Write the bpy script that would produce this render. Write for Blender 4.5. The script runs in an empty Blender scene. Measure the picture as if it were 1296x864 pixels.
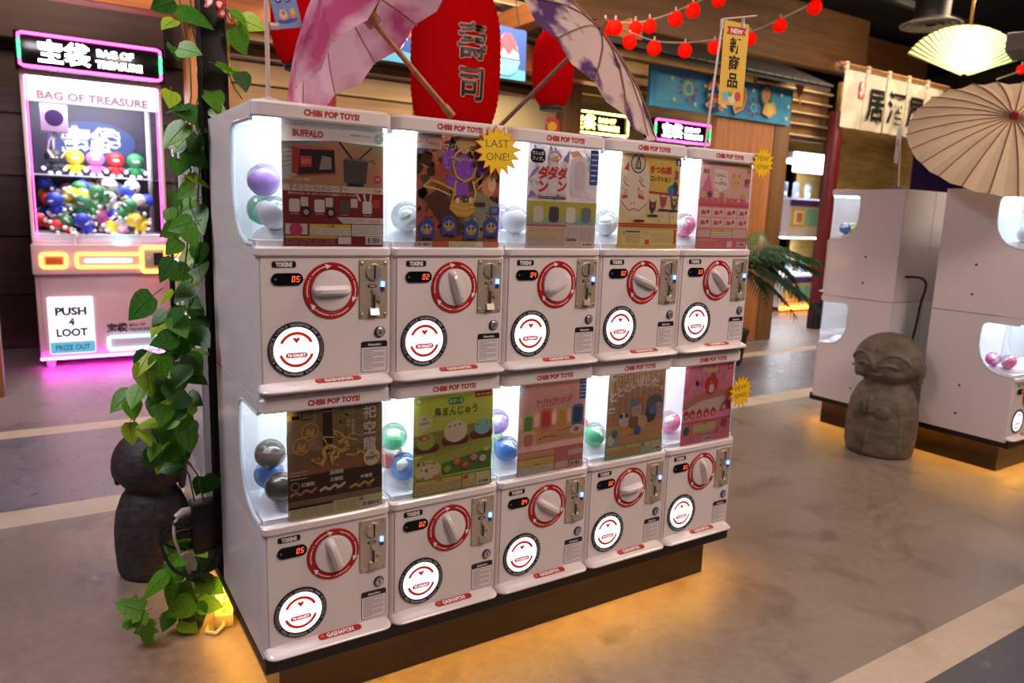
import bpy, bmesh, math, random
from mathutils import Vector, Matrix, Quaternion
SC = bpy.context.scene
COL = SC.collection
PI = math.pi
def S(r, g, b):
    def c(x):
        x /= 255.0
        return x/12.92 if x <= .04045 else ((x+.055)/1.055)**2.4
    return (c(r), c(g), c(b), 1.0)

# ---------------------------------------------------------------- camera
CAM_P = Vector((-0.3604, -1.5366, 1.1689))
CR = Vector((0.8431, -0.5365, 0.0343)); CU = Vector((0.0632, 0.1622, 0.9847)); CF = Vector((0.5338, 0.8282, -0.1708))
FPX = 925.8
cd = bpy.data.cameras.new('camera'); cd.sensor_width = 36.0; cd.lens = FPX*36/1296
cd.clip_start = .05; cd.clip_end = 100
cd.dof.use_dof = True; cd.dof.focus_distance = 1.95; cd.dof.aperture_fstop = 3.5
cam = bpy.data.objects.new('camera', cd); COL.objects.link(cam)
cam.matrix_world = Matrix(((CR.x, CU.x, -CF.x, CAM_P.x), (CR.y, CU.y, -CF.y, CAM_P.y), (CR.z, CU.z, -CF.z, CAM_P.z), (0, 0, 0, 1)))
SC.camera = cam
def ray(px, py): return CF + CR*((px-648)/FPX) - CU*((py-432)/FPX)
def at(px, py, Y):
    d = ray(px, py); return CAM_P + d*((Y-CAM_P.y)/d.y)
def atx(px, py, X):
    d = ray(px, py); return CAM_P + d*((X-CAM_P.x)/d.x)
def atz(px, py, Z):
    d = ray(px, py); return CAM_P + d*((Z-CAM_P.z)/d.z)

# ---------------------------------------------------------------- world, lamps, exposure
W = bpy.data.worlds.new('world'); SC.world = W; W.use_nodes = True
W.node_tree.nodes['Background'].inputs[0].default_value = (.42, .38, .42, 1)
W.node_tree.nodes['Background'].inputs[1].default_value = .085
vs = SC.view_settings
vs.view_transform = 'Standard'; vs.look = 'None'; vs.gamma = 1; vs.use_curve_mapping = False
vs.exposure = 0.15
def area(name, loc, size, power, col, target=None, size_y=None):
    l = bpy.data.lights.new(name, 'AREA'); l.energy = power; l.color = col; l.shape = 'RECTANGLE'
    l.size = size; l.size_y = size_y or size
    o = bpy.data.objects.new(name, l); COL.objects.link(o); o.location = loc
    if target is not None:
        o.rotation_euler = (Vector(target)-Vector(loc)).to_track_quat('-Z', 'Y').to_euler()
    return o
# ceiling lamps of the hall, fixtures not built; left and noren are added fills
area('ceiling_lamp_front', (1.6, -2.6, 3.5), 1.2, 84, (1, .735, .62), (1.0, .1, .8))
area('ceiling_lamp_right', (4.2, -1.2, 3.5), 1.2, 58, (1, .72, .54), (3.0, .2, .3))
area('ceiling_lamp_far', (6.6, 2.2, 3.3), 1.0, 70, (1, .80, .62), (6.4, 3.0, 0))
area('ceiling_lamp_stall', (2.4, 2.6, 3.3), .8, 95, (1, .80, .58), (2.6, 4.4, 1.6))
area('left_neon_fill', (-1.5, .3, 3.2), 1.0, 60, (.94, .82, .92), (-.6, .9, 0))  # added fill standing in for the neon light from the left
area('ceiling_lamp_claw', (-.6, 3.2, 3.2), .6, 34, (1, .70, .55), (.2, 5, 2.0))
area('noren_fill', (8.2, 2.6, 3.6), .8, 45, (1, .82, .56), (8.6, 4.2, 1.6))  # added fill that brightens the dark background around the curtain

# ---------------------------------------------------------------- materials
MATS = {}
def nmat(name):
    m = bpy.data.materials.new(name); m.use_nodes = True; MATS[name] = m
    return m, m.node_tree.nodes, m.node_tree.links
def mat(name, col, rough=.5, metal=0.0, emit=0.0, ecol=None, spec=.5, coat=0.0, sub=0.0):
    if name in MATS: return MATS[name]
    m, n, l = nmat(name); b = n['Principled BSDF']
    b.inputs['Base Color'].default_value = col; b.inputs['Roughness'].default_value = rough
    b.inputs['Metallic'].default_value = metal; b.inputs['Specular IOR Level'].default_value = spec
    b.inputs['Coat Weight'].default_value = coat
    if emit:
        b.inputs['Emission Color'].default_value = ecol or col; b.inputs['Emission Strength'].default_value = emit
    return m
def noisy(name, c1, c2, scale=(6, 6, 6), rough=.5, bump=.0, detail=4, metal=0.0, spec=.5, r2=None, lo=.35, hi=.65, dist=0.0):
    """two colours mixed by object-space noise, with a little relief"""
    m, n, l = nmat(name); b = n['Principled BSDF']
    tc = n.new('ShaderNodeTexCoord'); mp = n.new('ShaderNodeMapping'); mp.inputs['Scale'].default_value = scale
    nz = n.new('ShaderNodeTexNoise'); nz.inputs['Detail'].default_value = detail; nz.inputs['Scale'].default_value = 1; nz.inputs['Distortion'].default_value = dist
    rp = n.new('ShaderNodeValToRGB'); rp.color_ramp.elements[0].position = lo; rp.color_ramp.elements[1].position = hi
    rp.color_ramp.elements[0].color = c1; rp.color_ramp.elements[1].color = c2
    l.new(tc.outputs['Object'], mp.inputs[0]); l.new(mp.outputs[0], nz.inputs['Vector']); l.new(nz.outputs['Fac'], rp.inputs[0])
    l.new(rp.outputs[0], b.inputs['Base Color'])
    b.inputs['Roughness'].default_value = rough; b.inputs['Metallic'].default_value = metal; b.inputs['Specular IOR Level'].default_value = spec
    if r2 is not None:
        mr = n.new('ShaderNodeMapRange'); mr.inputs[3].default_value = rough; mr.inputs[4].default_value = r2
        l.new(nz.outputs['Fac'], mr.inputs[0]); l.new(mr.outputs[0], b.inputs['Roughness'])
    if bump:
        bp = n.new('ShaderNodeBump'); bp.inputs['Strength'].default_value = bump; bp.inputs['Distance'].default_value = .01
        l.new(nz.outputs['Fac'], bp.inputs['Height']); l.new(bp.outputs[0], b.inputs['Normal'])
    return m
def glow(name, col, s):
    m, n, l = nmat(name); n.remove(n['Principled BSDF']); e = n.new('ShaderNodeEmission')
    e.inputs[0].default_value = col; e.inputs[1].default_value = s
    l.new(e.outputs[0], n['Material Output'].inputs[0]); return m
def clear(name, tint=(1, 1, 1, 1), rough=.03, base=.04, gain=.6):
    """thin clear plastic: mostly see-through, mirror-like at grazing angles"""
    m, n, l = nmat(name); n.remove(n['Principled BSDF'])
    t = n.new('ShaderNodeBsdfTransparent'); t.inputs[0].default_value = tint
    g = n.new('ShaderNodeBsdfGlossy'); g.inputs['Roughness'].default_value = rough
    lw = n.new('ShaderNodeLayerWeight'); lw.inputs[0].default_value = .35
    ma = n.new('ShaderNodeMath'); ma.operation = 'MULTIPLY_ADD'; ma.inputs[1].default_value = gain; ma.inputs[2].default_value = base
    mx = n.new('ShaderNodeMixShader')
    l.new(lw.outputs['Fresnel'], ma.inputs[0]); l.new(ma.outputs[0], mx.inputs[0]); l.new(t.outputs[0], mx.inputs[1]); l.new(g.outputs[0], mx.inputs[2])
    l.new(mx.outputs[0], n['Material Output'].inputs[0]); return m
def thin(name, col, trans=.5, col2=None, scale=8, rough=.7, lo=.45, hi=.55):
    """paper or cloth that lets light through"""
    m, n, l = nmat(name); n.remove(n['Principled BSDF'])
    d = n.new('ShaderNodeBsdfDiffuse'); t = n.new('ShaderNodeBsdfTranslucent'); mx = n.new('ShaderNodeMixShader'); mx.inputs[0].default_value = trans
    d.inputs[0].default_value = col; t.inputs[0].default_value = col
    if col2:
        tc = n.new('ShaderNodeTexCoord'); nz = n.new('ShaderNodeTexNoise'); nz.inputs['Scale'].default_value = scale; nz.inputs['Detail'].default_value = 5
        rp = n.new('ShaderNodeValToRGB'); rp.color_ramp.elements[0].position = lo; rp.color_ramp.elements[1].position = hi
        rp.color_ramp.elements[0].color = col; rp.color_ramp.elements[1].color = col2
        l.new(tc.outputs['Object'], nz.inputs['Vector']); l.new(nz.outputs['Fac'], rp.inputs[0]); l.new(rp.outputs[0], d.inputs[0]); l.new(rp.outputs[0], t.inputs[0])
    l.new(d.outputs[0], mx.inputs[1]); l.new(t.outputs[0], mx.inputs[2]); l.new(mx.outputs[0], n['Material Output'].inputs[0]); return m
def wood(name, c1, c2, axis='x', rough=.55, sc=1.0):
    s = {'x': (1.2*sc, 22*sc, 22*sc), 'y': (22*sc, 1.2*sc, 22*sc), 'z': (22*sc, 22*sc, 1.2*sc)}[axis]
    return noisy(name, c1, c2, s, rough, .12, 6, lo=.3, hi=.7, dist=.6)

M_WHITE = mat('white_plastic', S(228, 222, 224), .22, spec=.5, coat=.4)
M_INNER = mat('inner_white', S(232, 236, 242), .4)
M_BLACK = mat('black', S(16, 15, 17), .45)
M_BLACKG = mat('gloss_black', S(12, 12, 14), .15)
M_RED = mat('print_red', S(176, 20, 28), .4)
M_NAVY = mat('print_navy', S(28, 30, 44), .4)
M_PWHITE = mat('print_white', S(240, 238, 236), .4)
M_GREY = mat('grey', S(120, 118, 120), .4)
M_STEEL = noisy("brushed_steel", S(186, 174, 156), S(212, 198, 178), (300, 6, 300), .35, .03, 3, .45)
M_CHROME = mat('chrome', S(226, 216, 204), .28, .75)
M_BLUE = mat('lock_blue', S(30, 40, 120), .35)
M_CLEAR = clear('clear_plastic')
M_RIM = mat('acrylic_rim', S(215, 228, 236), .15, spec=.8)
M_LED = glow("led_white", (.86, .93, 1, 1), 22)
M_CFILL = glow("chamber_fill", (.80, .90, 1, 1), 2.9)
M_DISC = glow("led_disc", (.95, .98, 1, 1), 1.7)
M_DISCRED = glow("led_disc_red", S(235, 40, 22), .55)
M_DIGIT = glow('led_digit', (1, .09, .03, 1), 2.6)
M_BLED = glow('led_blue', (.12, .25, 1, 1), 5)
M_AMBER = glow("amber_led", (1, .44, .03, 1), 80)
M_LEAF = [noisy('leaf_%d' % i, a, b, (14, 14, 14), .38, .1, 3) for i, (a, b) in enumerate((
    (S(76, 140, 24), S(108, 172, 40)), (S(44, 104, 24), S(74, 138, 36)), (S(140, 186, 36), S(178, 206, 56)), (S(34, 86, 30), S(60, 118, 40))))]
for m_ in M_LEAF:      # leaves let some light through
    n_, l_ = m_.node_tree.nodes, m_.node_tree.links; tr = n_.new('ShaderNodeBsdfTranslucent'); mx_ = n_.new('ShaderNodeMixShader'); mx_.inputs[0].default_value = .3
    rp_ = [x for x in n_ if x.bl_idname == 'ShaderNodeValToRGB'][0]; l_.new(rp_.outputs[0], tr.inputs[0])
    l_.new(n_['Principled BSDF'].outputs[0], mx_.inputs[1]); l_.new(tr.outputs[0], mx_.inputs[2]); l_.new(mx_.outputs[0], n_['Material Output'].inputs[0])
M_STEM = mat('stem', S(70, 110, 40), .5)

# ---------------------------------------------------------------- mesh building
class MB:
    def __init__(s): s.v = []; s.f = []; s.mi = []; s.mats = []
    def slot(s, m):
        if m not in s.mats: s.mats.append(m)
        return s.mats.index(m)
    def add(s, vs, fs, m, M=None):
        o = len(s.v); k = s.slot(m)
        if M is not None: vs = [M @ Vector(v) for v in vs]
        s.v += [tuple(v) for v in vs]
        for f in fs: s.f.append([i+o for i in f]); s.mi.append(k)
        return s
    def box(s, a, b, m, M=None):
        x0, y0, z0 = a; x1, y1, z1 = b
        return s.add([(x0, y0, z0), (x1, y0, z0), (x1, y1, z0), (x0, y1, z0), (x0, y0, z1), (x1, y0, z1), (x1, y1, z1), (x0, y1, z1)],
              [(3, 2, 1, 0), (4, 5, 6, 7), (0, 1, 5, 4), (1, 2, 6, 5), (2, 3, 7, 6), (3, 0, 4, 7)], m, M)
    def loft(s, rings, m, M=None, caps=True):
        n = len(rings[0]); vs = [p for r in rings for p in r]; fs = []
        for k in range(len(rings)-1):
            for i in range(n):
                j = (i+1) % n; fs.append((k*n+i, k*n+j, (k+1)*n+j, (k+1)*n+i))
        if caps: fs.append(tuple(range(n-1, -1, -1))); fs.append(tuple((len(rings)-1)*n+i for i in range(n)))
        return s.add(vs, fs, m, M)
    def prism(s, poly, axis, lo, hi, m, M=None):
        P = {'z': lambda a, b, h: (a, b, h), 'x': lambda a, b, h: (h, a, b), 'y': lambda a, b, h: (a, h, b)}[axis]
        return s.loft([[P(a, b, lo) for a, b in poly], [P(a, b, hi) for a, b in poly]], m, M)
    def lathe(s, prof, n, m, M=None, a0=0.0):
        rings = [[(r*math.cos(a0+2*PI*i/n), r*math.sin(a0+2*PI*i/n), z) for i in range(n)] for r, z in prof]
        return s.loft(rings, m, M)
    def ball(s, c, r, m, M=None, n=16, k=9):
        if not hasattr(r, '__len__'): r = (r, r, r)
        rings = []
        for j in range(k+1):
            t = -PI/2+PI*(j*.998+.001*k)/k if 0 < j < k else (-PI/2+.05 if j == 0 else PI/2-.05)
            rings.append([(c[0]+r[0]*math.cos(t)*math.cos(2*PI*i/n), c[1]+r[1]*math.cos(t)*math.sin(2*PI*i/n), c[2]+r[2]*math.sin(t)) for i in range(n)])
        return s.loft(rings, m, M)
    def tube(s, path, r, m, n=8, closed=False, M=None):
        P = [Vector(p) for p in path]; N = len(P); rs = r if hasattr(r, '__len__') else [r]*N
        rings = []; up = None
        for i in range(N):
            if closed: t = (P[(i+1) % N]-P[i-1]).normalized()
            else: t = (P[min(i+1, N-1)]-P[max(i-1, 0)]).normalized()
            if up is None: up = Vector((0, 0, 1)) if abs(t.z) < .9 else Vector((1, 0, 0))
            a = t.cross(up).normalized(); up = a.cross(t).normalized()
            rings.append([P[i]+(a*math.cos(2*PI*q/n)+up*math.sin(2*PI*q/n))*rs[i] for q in range(n)])
        if closed: rings.append(rings[0]); return s.loft(rings, m, M, caps=False)
        return s.loft(rings, m, M)
    def flat(s, poly, z, m, M=None):
        return s.add([(a, b, z) for a, b in poly], [tuple(range(len(poly)))], m, M)
    def annulus(s, r0, r1, z, m, M=None, a0=0, a1=2*PI, n=48):
        full = abs(a1-a0-2*PI) < 1e-6; k = n if full else n+1
        vs = []
        for i in range(k):
            a = a0+(a1-a0)*i/n; vs += [(r0*math.cos(a), r0*math.sin(a), z), (r1*math.cos(a), r1*math.sin(a), z)]
        fs = [(2*i, 2*i+1, (2*i+3) % (2*k), (2*i+2) % (2*k)) for i in range(n)]
        return s.add(vs, fs, m, M)
    def text(s, body, size, z, m, M=None, x=0, y=0, bold=.02, w=None, align='C', ang=0, sp=1.0, sy=1.0):
        vs, fs, x0, x1 = glyphs(body, bold, sp)
        k = size
        kx = size if w is None else w/max(1e-6, (x1-x0))
        off = -(x0+x1)/2 if align == 'C' else -x0
        ca, sa = math.cos(ang), math.sin(ang); out = []
        for a, b in vs:
            a = (a+off)*kx; b = (b-.35)*k*sy
            out.append((x+a*ca-b*sa, y+a*sa+b*ca, z))
        return s.add(out, fs, m, M)
    def mesh(s, name, bevel=0, seg=2, smooth=35, merge=False):
        me = bpy.data.meshes.new(name); me.from_pydata(s.v, [], s.f)
        for m in s.mats: me.materials.append(m)
        me.polygons.foreach_set('material_index', s.mi)
        if bevel or merge:
            bm = bmesh.new(); bm.from_mesh(me)
            if merge: bmesh.ops.remove_doubles(bm, verts=bm.verts, dist=1e-5)
            if bevel:
                es = [e for e in bm.edges if len(e.link_faces) == 2 and e.calc_face_angle() > .6]
                bmesh.ops.bevel(bm, geom=es, offset=bevel, segments=seg, affect='EDGES', profile=.5, clamp_overlap=True)
            bm.to_mesh(me); bm.free()
        me.update()
        if smooth:
            me.shade_smooth(); me.set_sharp_from_angle(angle=math.radians(smooth))
        return me
    def build(s, name, parent=None, loc=None, rot=None, **k):
        return ob(name, s.mesh(name, **k), parent, loc, rot)
GC = {}
def glyphs(body, bold, sp=1.0):
    key = (body, bold, sp)
    if key in GC: return GC[key]
    c = bpy.data.curves.new('t', 'FONT'); c.body = body; c.size = 1; c.resolution_u = 2; c.offset = bold; c.space_character = sp
    o = bpy.data.objects.new('t', c); COL.objects.link(o)
    dg = bpy.context.evaluated_depsgraph_get(); me = bpy.data.meshes.new_from_object(o.evaluated_get(dg))
    vs = [(v.co.x, v.co.y) for v in me.vertices]; fs = [tuple(p.vertices) for p in me.polygons]
    bpy.data.objects.remove(o); bpy.data.curves.remove(c); bpy.data.meshes.remove(me)
    xs = [a for a, b in vs] or [0]
    GC[key] = (vs, fs, min(xs), max(xs)); return GC[key]
def ob(name, me, parent=None, loc=None, rot=None):
    o = bpy.data.objects.new(name, me); COL.objects.link(o)
    if parent: o.parent = parent
    if loc is not None: o.location = loc
    if rot is not None: o.rotation_euler = rot
    return o
def tag(o, label, cat, group=None):
    o['label'] = label; o['category'] = cat
    if group: o['group'] = group
    return o
def thing(name, label, cat, loc=(0, 0, 0), rot=(0, 0, 0), group=None):
    o = ob(name, None, None, loc, rot); o.empty_display_size = .05
    return tag(o, label, cat, group)
def struct(o, label=None):
    o['kind'] = 'structure'
    if label: o['label'] = label; o['category'] = 'building part'
    return o
def copytree(o, parent=None):
    c = o.copy(); COL.objects.link(c)
    if parent is not None: c.parent = parent
    for ch in list(KIDS.get(o.name, [])): copytree(ch, c)
    return c
KIDS = {}
def index_kids():
    KIDS.clear()
    for o in bpy.data.objects:
        if o.parent: KIDS.setdefault(o.parent.name, []).append(o)
def rrect(x0, x1, y0, y1, r, n=4, corners=(1, 1, 1, 1)):
    out = []
    for k, (cx, cy, a) in enumerate(((x1-r, y1-r, 0), (x0+r, y1-r, PI/2), (x0+r, y0+r, PI), (x1-r, y0+r, 1.5*PI))):
        if not corners[k]:
            out.append((x1 if k in (0, 3) else x0, y1 if k < 2 else y0)); continue
        for i in range(n+1):
            t = a+PI/2*i/n; out.append((cx+r*math.cos(t), cy+r*math.sin(t)))
    return out
def circ(r, n=32, cx=0, cy=0, ry=None):
    ry = ry or r
    return [(cx+r*math.cos(2*PI*i/n), cy+ry*math.sin(2*PI*i/n)) for i in range(n)]
# front frame: local x right, local y up the face, local z out of the face (towards -Y of the scene)
FRONT = Matrix(((1, 0, 0, 0), (0, 0, -1, 0), (0, 1, 0, 0), (0, 0, 0, 1)))
def front(x, z, y=0.0): return Matrix.Translation((x, y, z)) @ FRONT
def frame(o, zdir, up=(0, 0, 1)):
    z = Vector(zdir).normalized(); x = Vector(up).cross(z).normalized(); y = z.cross(x)
    return Matrix(((x.x, y.x, z.x, o[0]), (x.y, y.y, z.y, o[1]), (x.z, y.z, z.z, o[2]), (0, 0, 0, 1)))
rnd = random.Random(7)
# ---------------------------------------------------------------- the setting
def concrete(name, c1, c2, rough=.32):
    """polished concrete: broad clouds, fine mottling and a few dark scuffs"""
    m, n, l = nmat(name); b = n['Principled BSDF']; tc = n.new('ShaderNodeTexCoord')
    def nz(scale, det, lo, hi):
        t = n.new('ShaderNodeTexNoise'); t.inputs['Scale'].default_value = scale; t.inputs['Detail'].default_value = det; t.inputs['Distortion'].default_value = .4
        r = n.new('ShaderNodeMapRange'); r.inputs[1].default_value = lo; r.inputs[2].default_value = hi
        l.new(tc.outputs['Object'], t.inputs['Vector']); l.new(t.outputs['Fac'], r.inputs[0]); return r.outputs[0]
    a, f, d = nz(1.6, 6, .3, .7), nz(26, 8, .3, .7), nz(5, 9, .26, .46)
    ad = n.new('ShaderNodeMath'); ad.operation = 'MULTIPLY_ADD'; ad.inputs[1].default_value = .45; l.new(f, ad.inputs[0])
    mu = n.new('ShaderNodeMath'); mu.operation = 'MULTIPLY'; mu.inputs[1].default_value = .55; l.new(a, mu.inputs[0]); l.new(mu.outputs[0], ad.inputs[2])
    mx = n.new('ShaderNodeMix'); mx.data_type = 'RGBA'; mx.inputs[6].default_value = c1; mx.inputs[7].default_value = c2; l.new(ad.outputs[0], mx.inputs[0])
    m2 = n.new('ShaderNodeMix'); m2.data_type = 'RGBA'; m2.inputs[6].default_value = tuple(v*.93 for v in c1[:3])+(1,); l.new(d, m2.inputs[0]); l.new(mx.outputs[2], m2.inputs[7])
    l.new(m2.outputs[2], b.inputs['Base Color'])
    rr = n.new('ShaderNodeMapRange'); rr.inputs[3].default_value = rough; rr.inputs[4].default_value = rough+.25; l.new(f, rr.inputs[0]); l.new(rr.outputs[0], b.inputs['Roughness'])
    bp = n.new('ShaderNodeBump'); bp.inputs['Strength'].default_value = .10; bp.inputs['Distance'].default_value = .004; l.new(f, bp.inputs['Height']); l.new(bp.outputs[0], b.inputs['Normal'])
    return m
M_CONC = concrete('concrete', S(104, 93, 84), S(150, 137, 125))
M_CONCD = concrete('concrete_dark', S(58, 58, 62), S(84, 84, 88), .3)
M_CONCS = concrete('concrete_strip', S(176, 160, 140), S(200, 186, 166), .4)
M_CONCB = concrete('concrete_blue', S(86, 86, 98), S(122, 120, 132), .25)
X0, X1 = -4.0, 15.0
def slab(name, y0, y1, m, label):
    b = MB(); b.box((X0, y0, -.05), (X1, y1, 0), m); return struct(b.build(name, smooth=0), label)
slab('floor', -.55, 1.50, M_CONC, 'polished grey brown concrete floor under the machines')
slab('floor', -4.0, -.675, M_CONCD, 'dark grey floor in the near corner')
slab('trim_1', -.675, -.55, M_CONCS, 'pale strip in the floor in the near corner')
slab('trim_2', 1.50, 1.665, M_CONCS, 'pale strip in the floor beyond the machines')
slab('floor', 1.665, 2.69, M_CONCB, 'bluish polished floor band between two pale strips')
slab('trim_3', 2.69, 2.83, M_CONCS, 'far pale strip in the floor near the claw machine')
slab('floor', 2.83, 9.0, concrete('concrete_far', S(100, 93, 96), S(138, 130, 130), .3), 'far concrete floor in front of the wooden stalls')
b = MB(); b.box((X0, -4, 4.0), (X1, 9, 4.05), mat('ceiling_black', S(14, 13, 13), .8)); struct(b.build('ceiling', smooth=0), 'black painted ceiling')
# dark timber wall behind the claw machine: separate boards on a backing
M_WD = [wood('dark_board_%d' % i, a, b_, 'x') for i, (a, b_) in enumerate(((S(44, 28, 24), S(66, 44, 36)), (S(52, 34, 28), S(76, 52, 42))))]
M_WM = [wood('tan_board_%d' % i, a, b_, 'x') for i, (a, b_) in enumerate(((S(150, 118, 78), S(180, 146, 100)), (S(136, 104, 66), S(168, 134, 90)), (S(160, 130, 88), S(188, 156, 110))))]
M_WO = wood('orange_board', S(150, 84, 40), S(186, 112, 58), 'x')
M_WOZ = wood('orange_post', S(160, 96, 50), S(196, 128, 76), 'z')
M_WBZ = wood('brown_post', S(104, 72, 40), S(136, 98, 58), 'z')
M_WP = noisy('plywood', S(150, 118, 66), S(186, 152, 92), (3, 3, 14), .5, .05, 5)
M_PALE = noisy('pale_wall', S(176, 160, 116), S(196, 180, 136), (2, 2, 2), .7)
def board_wall(name, x0, x1, zs, Y, mats_, back, label, th=.03):
    w = MB(); w.box((x0, Y+.012, zs[0]), (x1, Y+.08, zs[-1]), back); o = struct(w.build(name, smooth=0), label)
    for k in range(len(zs)-1):
        p = MB(); p.box((x0, Y-th+.012, zs[k]+.006), (x1, Y+.012, zs[k+1]-.006), mats_[k % len(mats_)]); p.build('plank', o, bevel=.004, seg=1)
    return o
board_wall('wall_left', -3.8, .78, [0, .42, .87, 1.33, 1.79, 2.25, 2.72], 5.32, M_WD, M_BLACK, 'dark brown timber plank wall behind the claw machine')
board_wall('wall_back', .80, 3.72, [0, .45, .9, 1.3, 1.70, 2.04, 2.20], 4.24, M_WM, M_BLACK, 'tan timber plank wall behind the lanterns')
# louvre opening above the tan planks
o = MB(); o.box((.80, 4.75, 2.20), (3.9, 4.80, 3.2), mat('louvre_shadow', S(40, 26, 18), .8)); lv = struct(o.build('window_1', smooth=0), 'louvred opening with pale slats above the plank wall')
for k in range(8):
    z = 2.24+k*.125
    p = MB(); p.box((.80, 4.30, z), (3.72, 4.40, z+.012), mat('slat_edge', S(214, 190, 150), .5)); p.build('slat', lv, smooth=0)
    p = MB(); p.box((.80, 4.42, z+.014), (3.72, 4.44, z+.085), M_WM[1]); p.build('slat_board', lv, smooth=0)
# posts and beams of the long stall front
def post(name, x0, x1, y0, y1, z0, z1, m, label, bev=.006):
    p = MB(); p.box((x0, y0, z0), (x1, y1, z1), m); return struct(p.build(name, bevel=bev, seg=1), label)
post('trim_4', .56, .82, 4.02, 4.30, 0, 2.5, M_WOZ, 'orange brown timber post left of the plank wall')
post('trim_5', 3.72, 3.92, 4.05, 4.25, 0, 2.9, M_WBZ, 'brown post left of the yellow neon sign')
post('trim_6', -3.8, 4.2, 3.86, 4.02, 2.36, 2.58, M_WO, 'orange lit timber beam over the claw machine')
post('trim_7', -3.8, .56, 5.10, 5.24, 2.30, 2.72, M_WD[1], 'dark timber beam behind the neon sign')
post('wall_post', -1.4, -.60, 3.62, 3.78, 0, 3.0, M_WBZ, 'timber post at the left edge of the photo')
post('wall_pale', 2.30, 3.72, 4.17, 4.20, 0, 2.20, M_PALE, 'pale wall panel behind the small red lantern')
# bulkhead and beams above
post('trim_8', -3.8, 9.05, 4.60, 4.72, 3.12, 3.84, wood('bulkhead', S(86, 54, 26), S(116, 76, 40), 'x'), 'brown timber bulkhead under the black ceiling')
post('trim_9', 8.9, 11.6, 5.2, 5.3, 3.35, 3.9, wood('bulkhead_far', S(100, 58, 26), S(128, 80, 38), 'x'), 'orange brown timber panel far under the ceiling')
for k, x in enumerate((1.1, 2.0, 2.9, 3.8)):
    post('trim_%d' % (10+k), x, x+.14, 3.3, 4.7, 2.62, 2.78, wood('rafter_%d' % k, S(120, 70, 34), S(150, 94, 48), 'y'), 'timber rafter %s above the lanterns' % ('one', 'two', 'three', 'four')[k])
# stall at the back right: roof, back wall, posts
roof = MB(); roof.add([(3.1, 2.98, 2.46), (6.05, 2.98, 2.46), (6.9, 4.2, 2.94), (3.1, 4.2, 2.94), (3.1, 2.98, 2.43), (6.05, 2.98, 2.43), (6.9, 4.2, 2.90), (3.1, 4.2, 2.90)],
    [(0, 1, 2, 3), (7, 6, 5, 4), (0, 4, 5, 1), (1, 5, 6, 2), (2, 6, 7, 3), (3, 7, 4, 0)], mat('roof_dark', S(34, 26, 22), .7))
rf = struct(roof.build('roof', smooth=0), 'dark sloping plank roof over the festival banner')
M_RP = [noisy('roof_plank_%d' % i, a, b_, (3, 20, 20), .6, .1) for i, (a, b_) in enumerate(((S(36, 28, 24), S(50, 40, 32)), (S(28, 22, 18), S(42, 32, 26))))]
for k in range(24):
    x = 3.12+k*.123; sk = min(1, max(0, (x-3.1)/2.95))*.85
    p = MB(); e = .112
    p.loft([[(x, 2.96, 2.462), (x+e, 2.96, 2.462), (x+e, 2.96, 2.478), (x, 2.96, 2.478)], [(x+sk, 4.2, 2.942), (x+sk+e*1.28, 4.2, 2.942), (x+sk+e*1.28, 4.2, 2.958), (x+sk, 4.2, 2.958)]], M_RP[k % 2])
    p.build('roof_plank', rf, smooth=0)
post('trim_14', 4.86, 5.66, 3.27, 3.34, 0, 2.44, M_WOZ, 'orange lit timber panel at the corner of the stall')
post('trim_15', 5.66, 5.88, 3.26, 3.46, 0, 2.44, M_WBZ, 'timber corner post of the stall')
post('wall_stall', 3.9, 9.4, 5.35, 5.42, 0, 3.1, M_WP, 'plywood wall at the back of the stall')
sg = MB(); sg.box((3.92, 4.30, 2.34), (5.9, 4.34, 2.50), M_WM[1]); g = struct(sg.build('trim_16', smooth=0), 'slatted timber lattice above the yellow neon sign')
for k in range(4):
    p = MB(); p.box((3.92, 4.26, 2.42+k*.14), (6.0, 4.29, 2.45+k*.14), mat('slat_edge2', S(206, 166, 96), .5)); p.build('slat', g, smooth=0)
# noren stall at the far right
sg = struct(MB().box((6.1, 3.9, 2.1), (7.34, 3.95, 2.7), M_WBZ).build('trim_18', smooth=0), 'slatted timber panel left of the cloth curtain')
for k in range(5):
    p = MB(); p.box((6.08, 3.84, 2.14+k*.12), (7.34, 3.88, 2.155+k*.12), mat('slat_edge', S(214, 190, 150))); p.build('slat', sg, smooth=0)
post('trim_19', 6.95, 9.6, 3.58, 3.66, 2.82, 2.90, M_WBZ, 'timber rail carrying the cloth curtain')
post('wall_right', 8.0, 9.75, 4.2, 4.26, 0, 2.9, M_WP, 'plywood wall behind the cloth curtain')
post('wall_far', 6.1, 14.0, 7.2, 7.3, 0, 4.0, wood('far_wall', S(90, 62, 36), S(120, 86, 50), 'z'), 'brown timber wall at the far end')
post('wall_purple', 10.0, 12.0, 4.4, 4.46, 0, 2.6, mat('purple_panel', S(48, 30, 84), .5), 'dark purple panel behind the beige parasol')
post('wall_side', 14.0, 14.1, -4, 9, 0, 4.0, mat('side_wall', S(60, 46, 38), .8), 'dark wall closing the hall on the right')
# red column with black foot
c = MB(); c.lathe([(.080, .30), (.080, 2.40)], 24, mat('red_paint', S(92, 20, 24), .35)); co = struct(c.build('red_column', loc=(7.08, 3.60, 0)), 'dark red round column beside the far machines')
c = MB(); c.lathe([(.085, 0), (.085, .30)], 24, M_BLACK); c.build('column_foot', co)
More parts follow.
